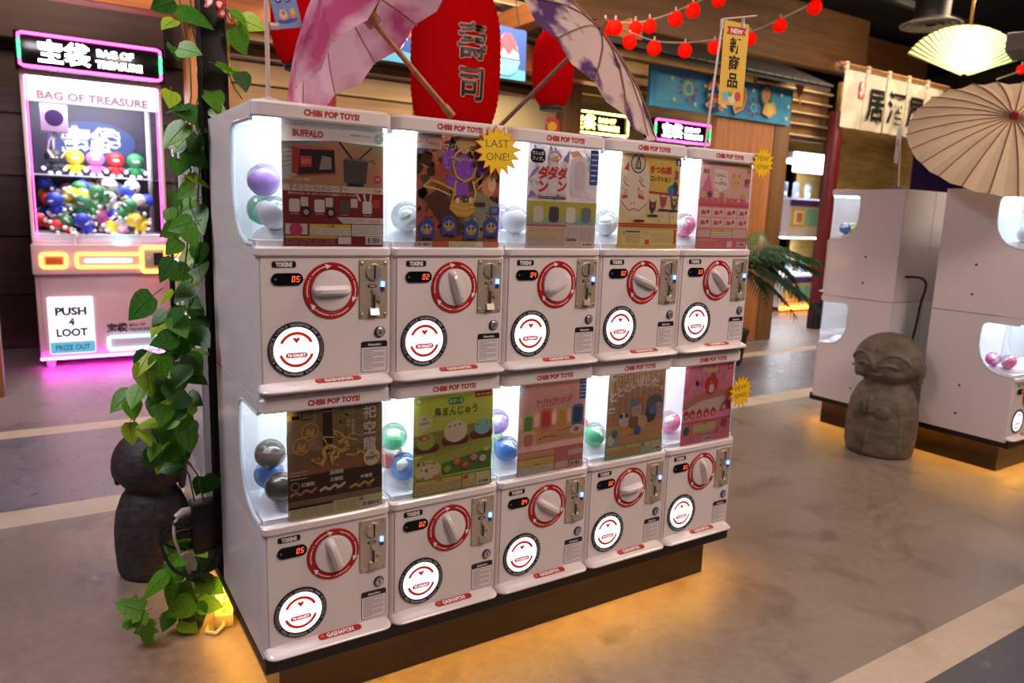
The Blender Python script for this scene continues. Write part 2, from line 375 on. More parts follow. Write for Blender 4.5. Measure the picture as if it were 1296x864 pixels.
# ---------------------------------------------------------------- capsule toy machine
MW, MD, MH = .30, .43, .606
WIN = [(.150, .572), (.171, .566), (.183, .548), (.186, .50), (.184, .45), (.174, .405), (.152, .366), (.120, .338), (.07, .322), (.004, .318)]
def seg7(mb, ch, x, y, h, z, m, M):
    w = h*.52; t = h*.13; sl = .12
    on = {'0': 'abcdef', '2': 'abged', '3': 'abgcd', '4': 'fgbc', '5': 'afgcd', '1': 'bc'}[ch]
    R = {'a': (0, h-t, w, h), 'd': (0, 0, w, t), 'g': (0, h/2-t/2, w, h/2+t/2), 'f': (0, h/2, t, h), 'e': (0, 0, t, h/2), 'b': (w-t, h/2, w, h), 'c': (w-t, 0, w, h/2)}
    for s_ in on:
        a, b, c, d = R[s_]; e = .12*t
        mb.flat([(x+p+sl*q, y+q) for p, q in ((a+e, b+e), (c-e, b+e), (c-e, d-e), (a+e, d-e))], z, m, M)
def make_machine():
    root = thing('capsule_machine', 'machine', 'capsule machine')
    # body: lower cabinet, two side panels cut out for the wrap-round window, chamber back and roof
    b = MB()
    b.prism(rrect(-.1485, .1485, 0, MD, .012, 4, (0, 0, 1, 1)), 'z', .0, .302, M_WHITE)
    side = [(MD, .302), (MD, .603), (.004, .603), (.004, .572)] + WIN + [(.004, .302)]
    for x0, x1 in ((-.1485, -.1425), (.1425, .1485)): b.prism(side, 'x', x0, x1, M_WHITE)
    b.box((-.1425, .20, .302), (.1425, MD, .603), M_INNER)
    b.box((-.1425, .02, .575), (.1425, .20, .603), M_INNER)
    b.build('body', root, smooth=30)
    h = MB()      # hopper floor and the dome shaped bowl of the chamber
    h.box((-.1425, .006, .318), (.1425, .20, .330), M_INNER)
    h.lathe([(.128, .330), (.120, .345), (.10, .356), (.06, .352), (.02, .349)], 28, M_INNER, Matrix.Translation((0, .10, 0)) @ Matrix.Scale(.70, 4, (0, 1, 0)))
    h.build('hopper', root)
    # header, ledge, chute lip
    c = MB()
    R = lambda z, e, y: [(a, q, z) for a, q in rrect(-.1487+e, .1487-e, y+e, .10, .022, 5, (0, 0, 1, 1))]
    c.loft([R(.572, .003, -.012), R(.576, 0, -.012), R(.600, 0, -.012), R(.606, .005, -.012)], M_WHITE)
    cap = c.build('header', root)
    t = MB(); t.text('CHIBI POP TOYS!', .0165, 0, M_RED, front(.012, .5885, -.0125), w=.118, bold=.045); t.build('lettering', cap)
    g = MB()
    R2 = lambda z, e: [(a, q, z) for a, q in rrect(-.1487+e, .1487-e, -.010+e, .12, .016, 4, (0, 0, 1, 1))]
    g.loft([R2(.297, .004), R2(.301, 0), R2(.314, 0), R2(.318, .003)], M_WHITE); g.build('ledge', root)
    g = MB()
    R3 = lambda z, y, e=0: [(a, q, z) for a, q in rrect(-.1487+e, .1487-e, y, .06, .024, 6, (0, 0, 1, 1))]
    g.loft([R3(.012, -.030, .003), R3(.0145, -.034), R3(.0175, -.035), R3(.0205, -.033, .001), R3(.0238, -.025, .003), R3(.0345, .003, .006)], M_WHITE)
    lip = g.build('chute_lip', root)
    nv = Vector((0, -.0115, .024)).normalized()
    Mp = Matrix(((1, 0, 0, .022), (0, .934, -.357, -.0120), (0, .357, .934, .0290), (0, 0, 0, 1)))
    p = MB(); p.flat(rrect(-.052, .052, -.0085, .0085, .0082), .0006, M_RED, Mp)
    p.text('GASHAPON', .0155, .0012, M_PWHITE, Mp, w=.064, bold=.04); p.flat(circ(.005, 12, -.043), .0012, mat('pale_red', S(206, 84, 86)), Mp)
    p.build('badge', lip, smooth=0)
    # door panel
    d = MB(); d.prism(rrect(-.1375, .1455, .030, .2965, .004, 3), 'y', -.003, .001, M_WHITE); d.build('front_door', root, bevel=.001, seg=1)
    F0 = -.0031
    # token label and counter
    q = MB(); q.prism(rrect(-.115, -.065, .2745, .288, .004), 'y', F0-.0008, F0+.001, M_BLACK)
    q.text('TOKENS', .0125, .0003, M_PWHITE, front(-.09, .2812, F0-.0008), w=.034, bold=.05); q.build('token_label', root, smooth=0)
    q = MB(); q.prism(rrect(-.1165, -.051, .238, .2635, .0125, 6), 'y', F0-.003, F0+.001, M_BLACKG)
    dsp = q.build('counter_display', root, smooth=30)
    q = MB()
    for x in (-.109, -.0585): q.lathe([(.0022, 0), (.0022, .0008), (.0005, .001)], 8, M_GREY, front(x, .2507, F0-.003))
    q.build('screw', dsp)
    # turning knob
    k = MB()
    k.lathe([(.0455, 0), (.0455, .0022), (.047, .003), (.060, .003), (.061, .002), (.061, 0)], 48, M_RED, front(0, 0, 0))
    ring = k.build('knob_ring', root, (.010, F0, .2245))
    k = MB()
    for a in range(3):
        a0 = PI/2+.12+a*2*PI/3
        k.annulus(.0525, .0545, .0034, M_PWHITE, FRONT, a0+.12, a0+.80, 14)
        k.annulus(.0525, .0545, .0034, M_PWHITE, FRONT, a0+1.12, a0+1.7, 14)
        for e in (.9, 1.02): k.annulus(.0522, .0548, .0034, M_PWHITE, FRONT, a0+e, a0+e+.05, 2)
        k.flat([(r_*math.cos(w_), r_*math.sin(w_)) for r_, w_ in ((.0475, a0+.10), (.0595, a0+.13), (.0535, a0-.12))], .0034, M_PWHITE, FRONT)
    k.build('arrow_marks', ring, smooth=0)
    k = MB(); k.lathe([(.0445, 0), (.0445, .004), (.043, .0065), (.036, .008), (.020, .009), (.001, .0092)], 40, M_WHITE, FRONT)
    knob = k.build('knob', root, (.010, F0, .2245))
    k = MB()
    prof = lambda x: .011*math.sqrt(max(.02, 1-(x/.0445)**2))
    rings = []
    for i in range(13):
        x = -.043+.086*i/12; hh = .0235*(1-(x/.0445)**4)*.9+.006; w_ = .0125 if abs(x) < .04 else .008
        rings.append([(x, -w_, .006), (x, -w_*.55, hh*.75), (x, -w_*.3, hh), (x, w_*.3, hh), (x, w_*.55, hh*.75), (x, w_, .006)])
    k.loft(rings, M_WHITE, FRONT); k.build('grip', knob, smooth=50)
    # coin mechanism
    q = MB(); q.prism(rrect(-.033, .033, -.065, .065, .003), 'y', -.0032, .001, M_STEEL)
    cp = q.build('coin_plate', root, (.106, F0, .2255), smooth=30, bevel=.0008, seg=1)
    q = MB()
    for x in (-.027, .027):
        for z in (-.057, .057): q.lathe([(.0042, 0), (.0042, .0012), (.001, .0024)], 10, M_CHROME, front(x, z, -.0032))
    q.build('screws', cp)
    q = MB(); q.lathe([(.0185, 0), (.0185, .003), (.0165, .006), (.001, .0065)], 24, M_CHROME, front(0, .038, -.0032)); cb = q.build('coin_button', cp)
    q = MB(); q.box((-.0016, -.0105, .023), (.0016, -.0085, .053), M_BLACK); q.build('coin_slot', cb)
    q = MB(); q.box((.017, -.0065, .005), (.0245, -.0032, .0165), M_BLED); q.box((.017, -.0060, -.004), (.0245, -.0032, .005), mat('blue_lens', S(40, 60, 140), .3)); q.build('indicator_light', cp)
    q = MB(); q.prism(rrect(-.014, .006, .004, .0105, .002), 'y', -.0042, -.003, M_BLACK); q.text('TOKEN', .004, .0002, M_PWHITE, front(-.004, .0072, -.0042), w=.014, bold=.03); q.build('plate_label', cp, smooth=0)
    q = MB(); q.prism([(-.003, -.044), (.003, -.044), (.003, -.022), (.015, -.030), (.018, -.026), (.004, -.004), (-.004, .002), (-.006, -.002), (-.003, -.010)], 'y', -.0075, -.003, M_CHROME)
    q.box((-.003, -.0085, -.042), (.0012, -.0074, -.012), M_BLACK); q.build('return_lever', cp)
    q = MB(); q.loft([[(-.011, -.003, -.058), (.011, -.003, -.058), (.011, -.003, -.040), (-.011, -.003, -.040)], [(-.010, -.013, -.057), (.010, -.013, -.057), (.010, -.008, -.043), (-.010, -.008, -.043)]], M_CHROME); q.build('coin_cup', cp)
    # lock
    q = MB(); q.lathe([(.0125, 0), (.0125, .003), (.0105, .004), (.0105, .002)], 24, M_BLUE, FRONT); lk = q.build('lock', root, (.121, F0, .1285))
    q = MB(); q.lathe([(.0098, .001), (.0098, .005), (.008, .006), (.001, .006)], 20, M_CHROME, FRONT); q.box((-.001, -.0066, -.005), (.001, -.0055, .005), M_BLACK); q.build('lock_barrel', lk)
    # notice
    q = MB(); Fq = front(.1085, .0725, F0)
    q.flat(rrect(-.0315, .0315, -.0355, .0355, .005), .0003, M_NAVY, Fq); q.flat(rrect(-.0302, .0302, -.0342, .0342, .004), .0006, M_WHITE, Fq)
    q.flat(rrect(-.0305, .0305, .0215, .0345, .004, 4, (1, 1, 0, 0)), .0009, M_NAVY, Fq); q.text('Attention', .0085, .0012, M_PWHITE, Fq, 0, .028, w=.031)
    for i in range(11):
        w_ = .05 if i % 3 != 1 else .022
        q.flat([(-.026, .016-i*.0044), (-.026+w_, .016-i*.0044), (-.026+w_, .0172-i*.0044), (-.026, .0172-i*.0044)], .0009, M_GREY, Fq)
    q.build('notice_sticker', root, smooth=0)
    # lit dispensing window
    q = MB(); q.lathe([(.060, 0), (.060, .0022), (.0585, .0028), (.050, .0028), (.0485, .0018), (.0485, 0)], 48, M_NAVY, FRONT)
    rg = q.build('window_ring', root, (-.067, F0, .1005))
    q = MB()
    def arc_text(txt, rad, size, mid, flip):
        n = len(txt); da = size*.74/rad
        for i, ch in enumerate(txt):
            if ch == ' ': continue
            a = mid+(-(i-(n-1)/2)*da if not flip else (i-(n-1)/2)*da)
            q.text(ch, size, .0032, M_PWHITE, FRONT @ Matrix.Rotation(a-PI/2 if not flip else a+PI/2, 4, 'Z') @ Matrix.Translation((0, rad if not flip else -rad, 0)), bold=.0)
    arc_text('LITTLE GACHAPON FUN', .0542, .0072, PI/2, False); arc_text('LITTLE GACHAPON FUN', .0542, .0072, -PI/2, False)
    for mid in (0, PI):
        q.annulus(.0515, .0572, .0030, mat('pale_grey', S(196, 190, 190)), FRONT, mid-.5, mid+.5, 14)
        arc_text('COLLECT FUN', .0542, .006, mid, mid == 0) if False else None
        q.annulus(.0522, .0565, .0032, M_NAVY, FRONT, mid-.47, mid+.47, 14)
        arc_text('GACHAPON', .0542, .0062, mid, False)
    q.build('ring_lettering', rg, smooth=0)
    q = MB(); q.lathe([(.0487, 0), (.0487, .0012), (.001, .0012)], 40, M_DISC, FRONT); ld = q.build('lit_window', root, (-.067, F0, .1005))
    q = MB()
    q.annulus(.0318, .0385, .0018, M_DISCRED, FRONT, .42, PI-.42, 24); q.annulus(.0318, .0385, .0018, M_DISCRED, FRONT, PI+.30, 2*PI-.30, 24)
    q.flat([(-.0085, .024), (0, .013), (.0085, .024), (.0045, .0265), (0, .0242), (-.0045, .0265)], .0018, M_DISCRED, FRONT)
    q.flat(rrect(-.0235, .0235, -.0180, -.0065, .0055), .002, M_DISCRED, FRONT); q.text('TO COLLECT', .0078, .0024, M_DISC, FRONT, 0, -.0122, w=.038, bold=.01)
    q.build('window_print', ld, smooth=0)
    # clear window wrapping the front and both sides, with a thick acrylic rim on the sides
    z0, z1 = .318, .572; w = MB(); pth = []
    for i in range(7):
        a = PI+PI/2*i/6; pth.append((-.1455+.024+.024*math.cos(a), -.002+.024+.024*math.sin(a)))
    pth += [(-x, y) for x, y in reversed(pth)]
    vs = [(x, y, z) for x, y in pth for z in (z0, z1)]
    w.add(vs, [(2*i, 2*i+2, 2*i+3, 2*i+1) for i in range(len(pth)-1)], M_CLEAR)
    for sx in (-1, 1):
        pl = [(sx*.1455, y, z) for y, z in [(.022, z1)] + [p for p in WIN if p[0] > .022] + [(.022, z0+.002)]]
        w.add(pl, [tuple(range(len(pl)))], M_CLEAR)
    w.build('clear_window', root, smooth=40)
    for sx in (-1, 1):
        w = MB(); w.tube([(sx*.1462, y, z) for y, z in [(.012, .570)] + [(a-.002, b_) for a, b_ in WIN[:-1]] + [(.014, .321)]], .0048, M_RIM, 6)
        w.build('window_rim', root)
    w = MB(); w.box((-.136, .010, .5655), (.136, .030, .5735), M_LED); w.build('light_strip', root, smooth=0)
    w = MB(); w.box((-.13, .045, .5735), (.13, .19, .5752), M_CFILL); w.build('fill_panel', root, smooth=0)  # added glowing panel that brightens the chamber; the strip is the actual light
    return root
PROTO = make_machine()
index_kids()
def place_machine(first, x, y, z, rz, digits, turn, label, group):
    m = PROTO if first else copytree(PROTO)
    m.location = (x, y, z); m.rotation_euler = (0, 0, rz); m['label'] = label; m['group'] = group
    for ch in list(bpy.data.objects):
        if ch.parent is m:
            if ch.name.startswith('knob') and not ch.name.startswith('knob_ring'): ch.rotation_euler = (0, turn, 0)
            if ch.name.startswith('counter_display'):
                q = MB(); MF = front(-.072, .2445, -.0063)
                seg7(q, digits[0], -.0035, 0, .0125, 0, M_DIGIT, MF); seg7(q, digits[1], .006, 0, .0125, 0, M_DIGIT, MF)
                q.build('digits', ch, smooth=0)
    return m
ZL = .164
DG = ['05', '02', '04', '02', '03']
TT = [0.0, 1.25, -.55, .35, .75]; TB = [1.25, 1.15, .55, -.1, 1.3]
what_t = ['with the wireless router poster', 'with the magic lamp poster', 'with the red katakana poster', 'with the fox mask poster', 'with the pink cake shop poster']
what_b = ['with the golden dragon poster', 'with the green bird bun poster', 'with the pink card poster', 'with the brown sauna poster', 'with the strawberry poster']
pos = ['leftmost of', 'second from left in', 'middle of', 'fourth from left in', 'rightmost of']
first = True
for i in range(5):
    for r_ in (0, 1):
        place_machine(first, .15+i*.30, 0, ZL+(.606 if r_ == 0 else 0), 0, DG[i], (TT if r_ == 0 else TB)[i],
            'white capsule machine %s, %s the %s row' % ((what_t if r_ == 0 else what_b)[i], pos[i], 'upper' if r_ == 0 else 'lower'), 'capsule machines of the main bank')
        first = False
BACK = 1.09
for r_ in (0, 1):
    place_machine(False, .15, BACK, ZL+.606*(1-r_), PI, '02', 0.4, ('upper' if r_ == 0 else 'lower')+' white capsule machine behind the black pole and ivy, facing away', 'capsule machines at the back of the main bank')
    place_machine(False, .45, BACK, ZL+.606*(1-r_), PI, '02', 0.4, ('upper' if r_ == 0 else 'lower')+' white capsule machine hidden behind the second column, facing away', 'capsule machines at the back of the main bank')
IX = 3.50
for r_ in (0, 1):
    u_ = 'upper' if r_ == 0 else 'lower'
    place_machine(False, IX+.15, .03, ZL+.606*(1-r_), 0, '05' if r_ == 0 else '03', .3, u_+' white capsule machine at the right edge of the photo, seen side on', 'capsule machines of the far island')
    place_machine(False, IX+.45, .03, ZL+.606*(1-r_), 0, '02', .3, u_+' white capsule machine of the far island, next in beyond the right edge', 'capsule machines of the far island')
    place_machine(False, IX+.45, 1.10, ZL+.606*(1-r_), PI, '02', .3, u_+' white capsule machine of the far island, second column, facing away', 'capsule machines of the far island')
    place_machine(False, IX+.15, 1.10, ZL+.606*(1-r_), PI, '02', .3, u_+' white capsule machine of the far island, behind the grey statue, facing away', 'capsule machines of the far island')

# ---------------------------------------------------------------- plinths with amber underglow
def plinth(x0, x1, y0, y1, label):
    t = thing('machine_plinth', label, 'plinth', ((x0+x1)/2, (y0+y1)/2, 0), group='machine plinths')
    hx, hy = (x1-x0)/2, (y1-y0)/2
    b = MB(); b.box((-hx, -hy, .136), (hx, hy, .164), M_BLACK); b.box((-hx, -hy-.012, .136), (hx, -hy, .175), M_BLACK); b.box((-hx, hy, .136), (hx, hy+.012, .175), M_BLACK); b.build('top_plate', t, bevel=.002, seg=1)
    b = MB(); b.box((-hx+.045, -hy+.045, 0), (hx-.045, hy-.045, .136), noisy('kick_wood_'+label[:6], S(15, 10, 7), S(32, 22, 12), (3, 3, 30), .22, .08, 5)); b.build('kick_board', t, bevel=.002, seg=1)
    for k, (a, c) in enumerate((((-hx+.02, -hy+.012), (hx-.02, -hy+.020)), ((-hx+.02, hy-.020), (hx-.02, hy-.012)), ((-hx+.012, -hy+.02), (-hx+.020, hy-.02)), ((hx-.020, -hy+.02), (hx-.012, hy-.02)))):
        b = MB(); b.add([(a[0], a[1], .1355), (c[0], a[1], .1355), (c[0], c[1], .1355), (a[0], c[1], .1355)], [(3, 2, 1, 0)], M_AMBER); b.build('amber_light_strip', t, smooth=0)
    return t
plinth(.0, 1.5, .0, 1.09, 'black plinth with amber underglow beneath the main bank of machines')
plinth(IX, IX+1.5, .03, 1.10, 'long black plinth with amber underglow behind the grey statue')

# ---------------------------------------------------------------- capsules
CAPM = {}
def cmat(c):
    if c not in CAPM:
        CAPM[c] = mat('capsule_%d_%d_%d' % c, S(*c), .2, coat=.4)
    return CAPM[c]
M_CAPC = clear('capsule_clear', (.93, .96, .98, 1), .05, .10, .7)
def capsule_meshes(c, dark=None):
    up = MB(); lo = MB(); R = .0345
    up.lathe([(R, 0), (R*.97, R*.25), (R*.87, R*.5), (R*.66, R*.75), (R*.35, R*.94), (.001, R)], 20, M_CAPC if dark is None else cmat(dark))
    lo.lathe([(.001, -R), (R*.35, -R*.94), (R*.66, -R*.75), (R*.87, -R*.5), (R*.97, -R*.25), (R*1.01, 0), (R*1.01, .002), (R, .003)], 20, cmat(c))
    lo.ball((0, 0, .004), (.016, .019, .013), cmat(dark or (235, 232, 225)), None, 8, 5)
    return up.mesh('upper_shell'), lo.mesh('lower_shell')
CM = {}
def capsule(x, y, z, c, label, group, dark=None):
    if (c, dark) not in CM: CM[(c, dark)] = capsule_meshes(c, dark)
    t = thing('toy_capsule', label, 'capsule', (x, y, z), (rnd.uniform(-.9, .9), rnd.uniform(-.9, .9), rnd.uniform(0, 6)), group)
    ob('upper_shell', CM[(c, dark)][0], t); ob('lower_shell', CM[(c, dark)][1], t)
GR, PU, WH, RE, BL, YE, PK, BR = (90, 200, 150), (170, 140, 215), (225, 228, 235), (225, 60, 50), (70, 130, 215), (215, 215, 50), (240, 130, 180), (96, 84, 76)
NM = {GR: 'mint green', PU: 'lilac', WH: 'pale clear', RE: 'red', BL: 'blue', YE: 'lime yellow', PK: 'pink', BR: 'dark bronze'}
fill = {(0, 0): [WH, GR, PU], (0, 1): [WH], (0, 2): [WH, PU], (0, 3): [WH], (0, 4): [PK],
        (1, 0): [BR, BL, BR], (1, 1): [BL, RE, GR], (1, 2): [BL, GR, PU], (1, 3): [GR, RE], (1, 4): [PK, WH]}
nm_row = ['upper', 'lower']; nm_col = ['leftmost', 'second', 'middle', 'fourth', 'rightmost']
spots = [(-.093, .050, .386), (-.098, .125, .392), (-.104, .088, .453)]
for (r_, i), cs in fill.items():
    for k, c in enumerate(cs):
        x, y, z = spots[k]
        dup = cs.count(c) > 1
        lab = NM[c]+' capsule%s in the window of the %s %s-row machine' % ((' at the front' if k == 0 else ' at the top') if dup else '', nm_col[i], nm_row[r_])
        capsule(.15+.3*i+x, y, ZL+(.606 if r_ == 0 else 0)+z-.318+.318, c, lab, 'capsules in the machine windows', (70, 62, 58) if c == BR else None)
for (y, z, c, lab) in ((1.10-.06, ZL+.606, BL, 'blue capsule in the upper far machine window at the red column'), (1.10-.10, ZL+.606, YE, 'lime yellow capsule in the upper far machine window at the red column')):
    capsule(IX+.15-.095+(.0 if c == BL else .01), y-.01, z+.388, c, lab, 'capsules in the far machine windows')
for k, (y, c, nm) in enumerate(((.09, PK, 'pink capsule at the back'), (.16, (230, 70, 170), 'magenta capsule'))):
    capsule(IX+.15-.10, .03+y-.03, ZL+.388, c, nm+' in the lower window at the right edge', 'capsules in the far machine windows')
capsule(IX+.05, .03+.07, ZL+.606+.388, WH, 'pale clear capsule in the upper window at the right edge', 'capsules in the far machine windows')
# ---------------------------------------------------------------- posters (flat print built as stacked coloured shapes on a paper sheet)
INK = {}
def ink(c):
    if c not in INK:
        v = S(*c)[:3]; g = sum(v)/3; v = [x*.8+.2*g for x in v]; k = (1-math.exp(-2.5*max(v)))*.97/max(v)
        INK[c] = thin('ink_%02x%02x%02x' % c, tuple(x*k for x in v)+(1.0,), .10)
    return INK[c]
M_PAPER = thin('paper_back', (.93, .93, .93, 1), .8)
class Poster:
    def __init__(s, base, w=.22, h=.253):
        s.k = w/100.0; s.w = w; s.h = h; s.mb = MB(); s.n = 0; s.M = FRONT
        s.mb.flat([(0, 0), (w, 0), (w, h), (0, h)], -.0003, M_PAPER, s.M); s.mb.flat([(0, 0), (w, 0), (w, h), (0, h)], .0001, ink(base), s.M)
    def z(s): s.n += 1; return .0001+.00004*s.n
    def P(s, pts, c): s.mb.flat([(min(max(a, 0), 100)*s.k, min(max(b, 0), 115)*s.k) for a, b in pts], s.z(), ink(c), s.M); return s
    def R(s, x0, y0, x1, y1, c): return s.P([(x0, y0), (x1, y0), (x1, y1), (x0, y1)], c)
    def RR(s, x0, y0, x1, y1, r, c): return s.P(rrect(x0, x1, y0, y1, r), c)
    def E(s, x, y, rx, c, ry=None, n=28): return s.P(circ(rx, n, x, y, ry), c)
    def O(s, x, y, r, t, c, ry=1.0):
        s.mb.annulus((r-t)*s.k, r*s.k, s.z(), ink(c), s.M @ Matrix.Translation((x*s.k, y*s.k, 0)) @ Matrix.Scale(ry, 4, (0, 1, 0)), n=32); return s
    def L(s, pts, t, c):     # thick line
        z = s.z()
        for (a, b), (d, e) in zip(pts, pts[1:]):
            v = Vector((d-a, e-b)); q = Vector((-v.y, v.x)).normalized()*t/2 if v.length else Vector((0, t))
            s.mb.flat([((a+q.x)*s.k, (b+q.y)*s.k), ((a-q.x)*s.k, (b-q.y)*s.k), ((d-q.x)*s.k, (e-q.y)*s.k), ((d+q.x)*s.k, (e+q.y)*s.k)], z, ink(c), s.M)
        return s
    def T(s, t, x, y, size, c, w=None, bold=.02, ang=0, align='C'):
        s.mb.text(t, size*s.k, s.z(), ink(c), s.M, x*s.k, y*s.k, bold=bold, w=None if w is None else w*s.k, align=align, ang=ang); return s
    def V(s, t, x, y, size, c, step=None, bold=.03):   # vertical writing
        for i, ch in enumerate(t): s.T(ch, x, y-i*(step or size*1.05), size, c, bold=bold)
        return s
    def lines(s, x0, y0, x1, y1, n, c, t=.5):
        r = random.Random(int(x0*7+y0*13)); z = s.z(); m = ink(c)
        for i in range(n):
            y = y1-(i+.5)*(y1-y0)/n; x = x0
            while x < x1:
                e = min(x1, x+r.uniform(3, 12)); s.mb.flat([(x*s.k, (y-t/2)*s.k), (e*s.k, (y-t/2)*s.k), (e*s.k, (y+t/2)*s.k), (x*s.k, (y+t/2)*s.k)], z, m, s.M); x = e+r.uniform(.6, 1.6)
        return s
    def barcode(s, x0, y0, x1, y1):
        s.R(x0, y0, x1, y1, (235, 232, 225)); z = s.z(); x = x0+1; r = random.Random(3); m = ink((20, 20, 22))
        while x < x1-1:
            w = r.choice((.5, .8, 1.2)); s.mb.flat([(x*s.k, (y0+1)*s.k), ((x+w)*s.k, (y0+1)*s.k), ((x+w)*s.k, (y1-1)*s.k), (x*s.k, (y1-1)*s.k)], z, m, s.M); x += w+r.choice((.5, .8, 1.1))
        return s
    def speck(s, n, x0, y0, x1, y1, cols, r0, r1, seed):
        r = random.Random(seed)
        for c in cols:
            z = s.z(); m = ink(c)
            for i in range(n):
                cx, cy, q = r.uniform(x0, x1), r.uniform(y0, y1), r.uniform(r0, r1); a = r.uniform(0, 6); k = r.choice((4, 5, 6))
                pts = [(min(max(cx+q*r.uniform(.6, 1.2)*math.cos(a+2*PI*i_/k), x0), x1), min(max(cy+q*r.uniform(.6, 1.2)*math.sin(a+2*PI*i_/k), y0), y1)) for i_ in range(k)]
                s.mb.flat([(p*s.k, q_*s.k) for p, q_ in pts], z, m, s.M)
        return s
    def caution(s, x0, y0, x1, y1, frame_=(225, 200, 40), bg=(228, 222, 205)):
        s.R(x0, y0, x1, y1, bg).R(x0, y1-4, x1, y1, frame_).T('ご注意', (x0+x1)/2, y1-2, 2.8, (30, 25, 20), bold=.01)
        return s.lines(x0+1, y0+.5, x1-1, y1-4.5, max(2, int((y1-y0-5)/2)), (80, 70, 60))
    def done(s, col, row, label):
        o = s.mb.build('poster', None, (.3*col+.061, .0035, ZL+.606*(1-row)+.3192), smooth=0)
        return tag(o, label, 'poster', 'posters in the machine windows')
DK = (34, 28, 26); WHT = (236, 232, 226)
# --- upper row
p = Poster((205, 198, 192))
p.R(0, 100, 100, 115, (206, 200, 196)).T('BUFFALO', 25, 104.5, 8.2, (178, 24, 34), w=29, bold=.05).lines(3, 111, 22, 113, 1, (110, 105, 100))
p.R(65, 104, 89, 108, (225, 222, 216)).T('対象年齢15才以上', 77, 106, 2.8, (70, 66, 64), w=22).O(95, 105, 4.6, .8, (60, 120, 110)).O(95, 105, 3.0, 1.4, (70, 130, 120))
p.P([(0, 54), (100, 54), (100, 97), (52, 100), (0, 96)], (150, 108, 72)).P([(0, 66), (34, 92), (52, 99), (0, 96)], (112, 104, 100)).P([(55, 99), (100, 88), (100, 98)], (118, 128, 84)).P([(0, 60), (14, 66), (10, 88), (0, 92)], (150, 146, 142))
for i in range(6): p.L([(0, 94-i*4.2), (28, 97-i*3.4)], .6, (84, 78, 76))
p.P([(9, 68), (15, 66.5), (17, 90), (10, 92)], (150, 40, 26)).P([(15, 66.5), (51, 70), (50, 91), (17, 90)], (40, 34, 32)).P([(10, 92), (17, 90), (50, 91), (44, 93.5)], (196, 74, 44)).P([(17, 74), (28, 74.5), (28, 84), (17, 83.5)], (184, 48, 30)).lines(19, 77, 27, 81, 2, (232, 200, 180)).P([(35, 72), (47, 73), (47, 84), (38, 85)], (120, 112, 108)).P([(15, 66.5), (51, 70), (51, 68.4), (15, 65)], (160, 50, 32))
p.P([(60, 61), (82, 61), (84, 82), (59, 83)], (62, 57, 56)).P([(59, 83), (84, 82), (82, 84.5), (62, 85)], (92, 86, 84)).P([(62, 58), (80, 58), (79, 61), (63, 61)], (40, 36, 36)).L([(68, 84), (55, 99)], 1.6, (42, 38, 38)).L([(75, 84), (88, 96)], 1.6, (42, 38, 38)).L([(84, 82), (89, 84), (91, 80)], 1.0, (60, 54, 52)).E(94, 66, 3.8, (176, 30, 36)).lines(91.5, 64.5, 96.5, 67.5, 2, WHT)
p.R(0, 51, 100, 57.5, (198, 182, 166)).T('手のひらWi-Fiルーター', 35, 54.6, 6.4, DK, w=58, bold=.0).T('バッファロー監修', 16, 62.3, 2.6, WHT).T('全5種', 94, 54, 3, (90, 80, 76))
p.R(0, 0, 100, 51.5, (104, 26, 24)).T('最新のWi-Fiルーターがミニチュアに!付属品パッケージつき', 38, 49.2, 2.7, (232, 210, 190), w=66)
for i, x in enumerate((12, 36, 61, 84)):
    p.RR(x-6, 32, x+4, 44, 1.5, (214, 206, 198) if i != 2 else (70, 64, 62)).R(x+5, 37.5, x+12, 46, (200, 190, 184) if i < 3 else (170, 40, 36)).lines(x-5, 29.5, x+3, 31, 1, (220, 190, 180))
    if i < 2: p.E(x+10, 32, 5, (40, 30, 30)).E(x+10, 32, 2.6, (150, 140, 134))
for d in (-4, 1, 6): p.L([(80+d, 44), (78+d*1.5, 51)], 1.8, (220, 212, 204))
p.P([(52, 28), (58, 22), (100, 22), (100, 28)], (210, 200, 194)).lines(57, 23, 80, 27, 2, (90, 80, 78)).T('つながる!', 90, 24.4, 3.6, (190, 40, 40)).R(2, 11, 23, 21, (214, 206, 200)).E(12, 15.5, 6.4, (190, 26, 110))
p.caution(25, 10, 66, 21).R(67, 10, 99, 21, (224, 218, 208)).lines(68, 11, 98, 20, 5, (90, 84, 80)).R(2, 7.5, 52, 9.5, (214, 180, 40)).lines(2, 1, 50, 7, 4, (190, 120, 110)).R(53, 2, 66, 9, (220, 214, 206)).barcode(81, 2, 99, 9.5)
p.done(0, 0, 'poster for toy wireless routers, photo above dark red, in the leftmost upper machine')

p = Poster((120, 62, 34))
p.speck(26, 0, 12, 100, 115, ((92, 44, 28), (150, 84, 44), (70, 62, 34), (58, 40, 26), (168, 72, 40)), 3, 11, 5)
p.P([(45, 14), (100, 8), (100, 46), (72, 60)], (120, 118, 100)).P([(8, 50), (30, 62), (62, 16), (40, 8)], (74, 48, 34)).P([(30, 60), (34, 62), (66, 18), (62, 14)], (112, 66, 46)).speck(14, 46, 12, 100, 52, ((150, 146, 124), (96, 92, 80)), 1.5, 3.5, 8)
p.E(60, 108, 15, (222, 176, 96), 7).E(86, 66, 9, (226, 150, 90), 12).E(90, 68, 5, (240, 214, 160), 8)
p.R(0, 100, 28, 115, (176, 160, 150)).T('21 Tokens', 14, 107, 7, (170, 30, 50), w=23, bold=.01, ang=-.12).R(0, 97.5, 14, 100, (50, 80, 170))
for x, y, rx, ry in ((38, 92, 8, 11), (74, 92, 7, 12), (78, 84, 8, 8), (56, 82, 11, 15), (40, 68, 6, 8), (52, 62, 9, 8), (34, 86, 5, 6)):
    p.E(x, y, rx, (150, 60, 214), ry).speck(7, x-rx, y-ry, x+rx, y+ry, ((184, 104, 232), (120, 36, 180)), 1, 2.4, int(x))
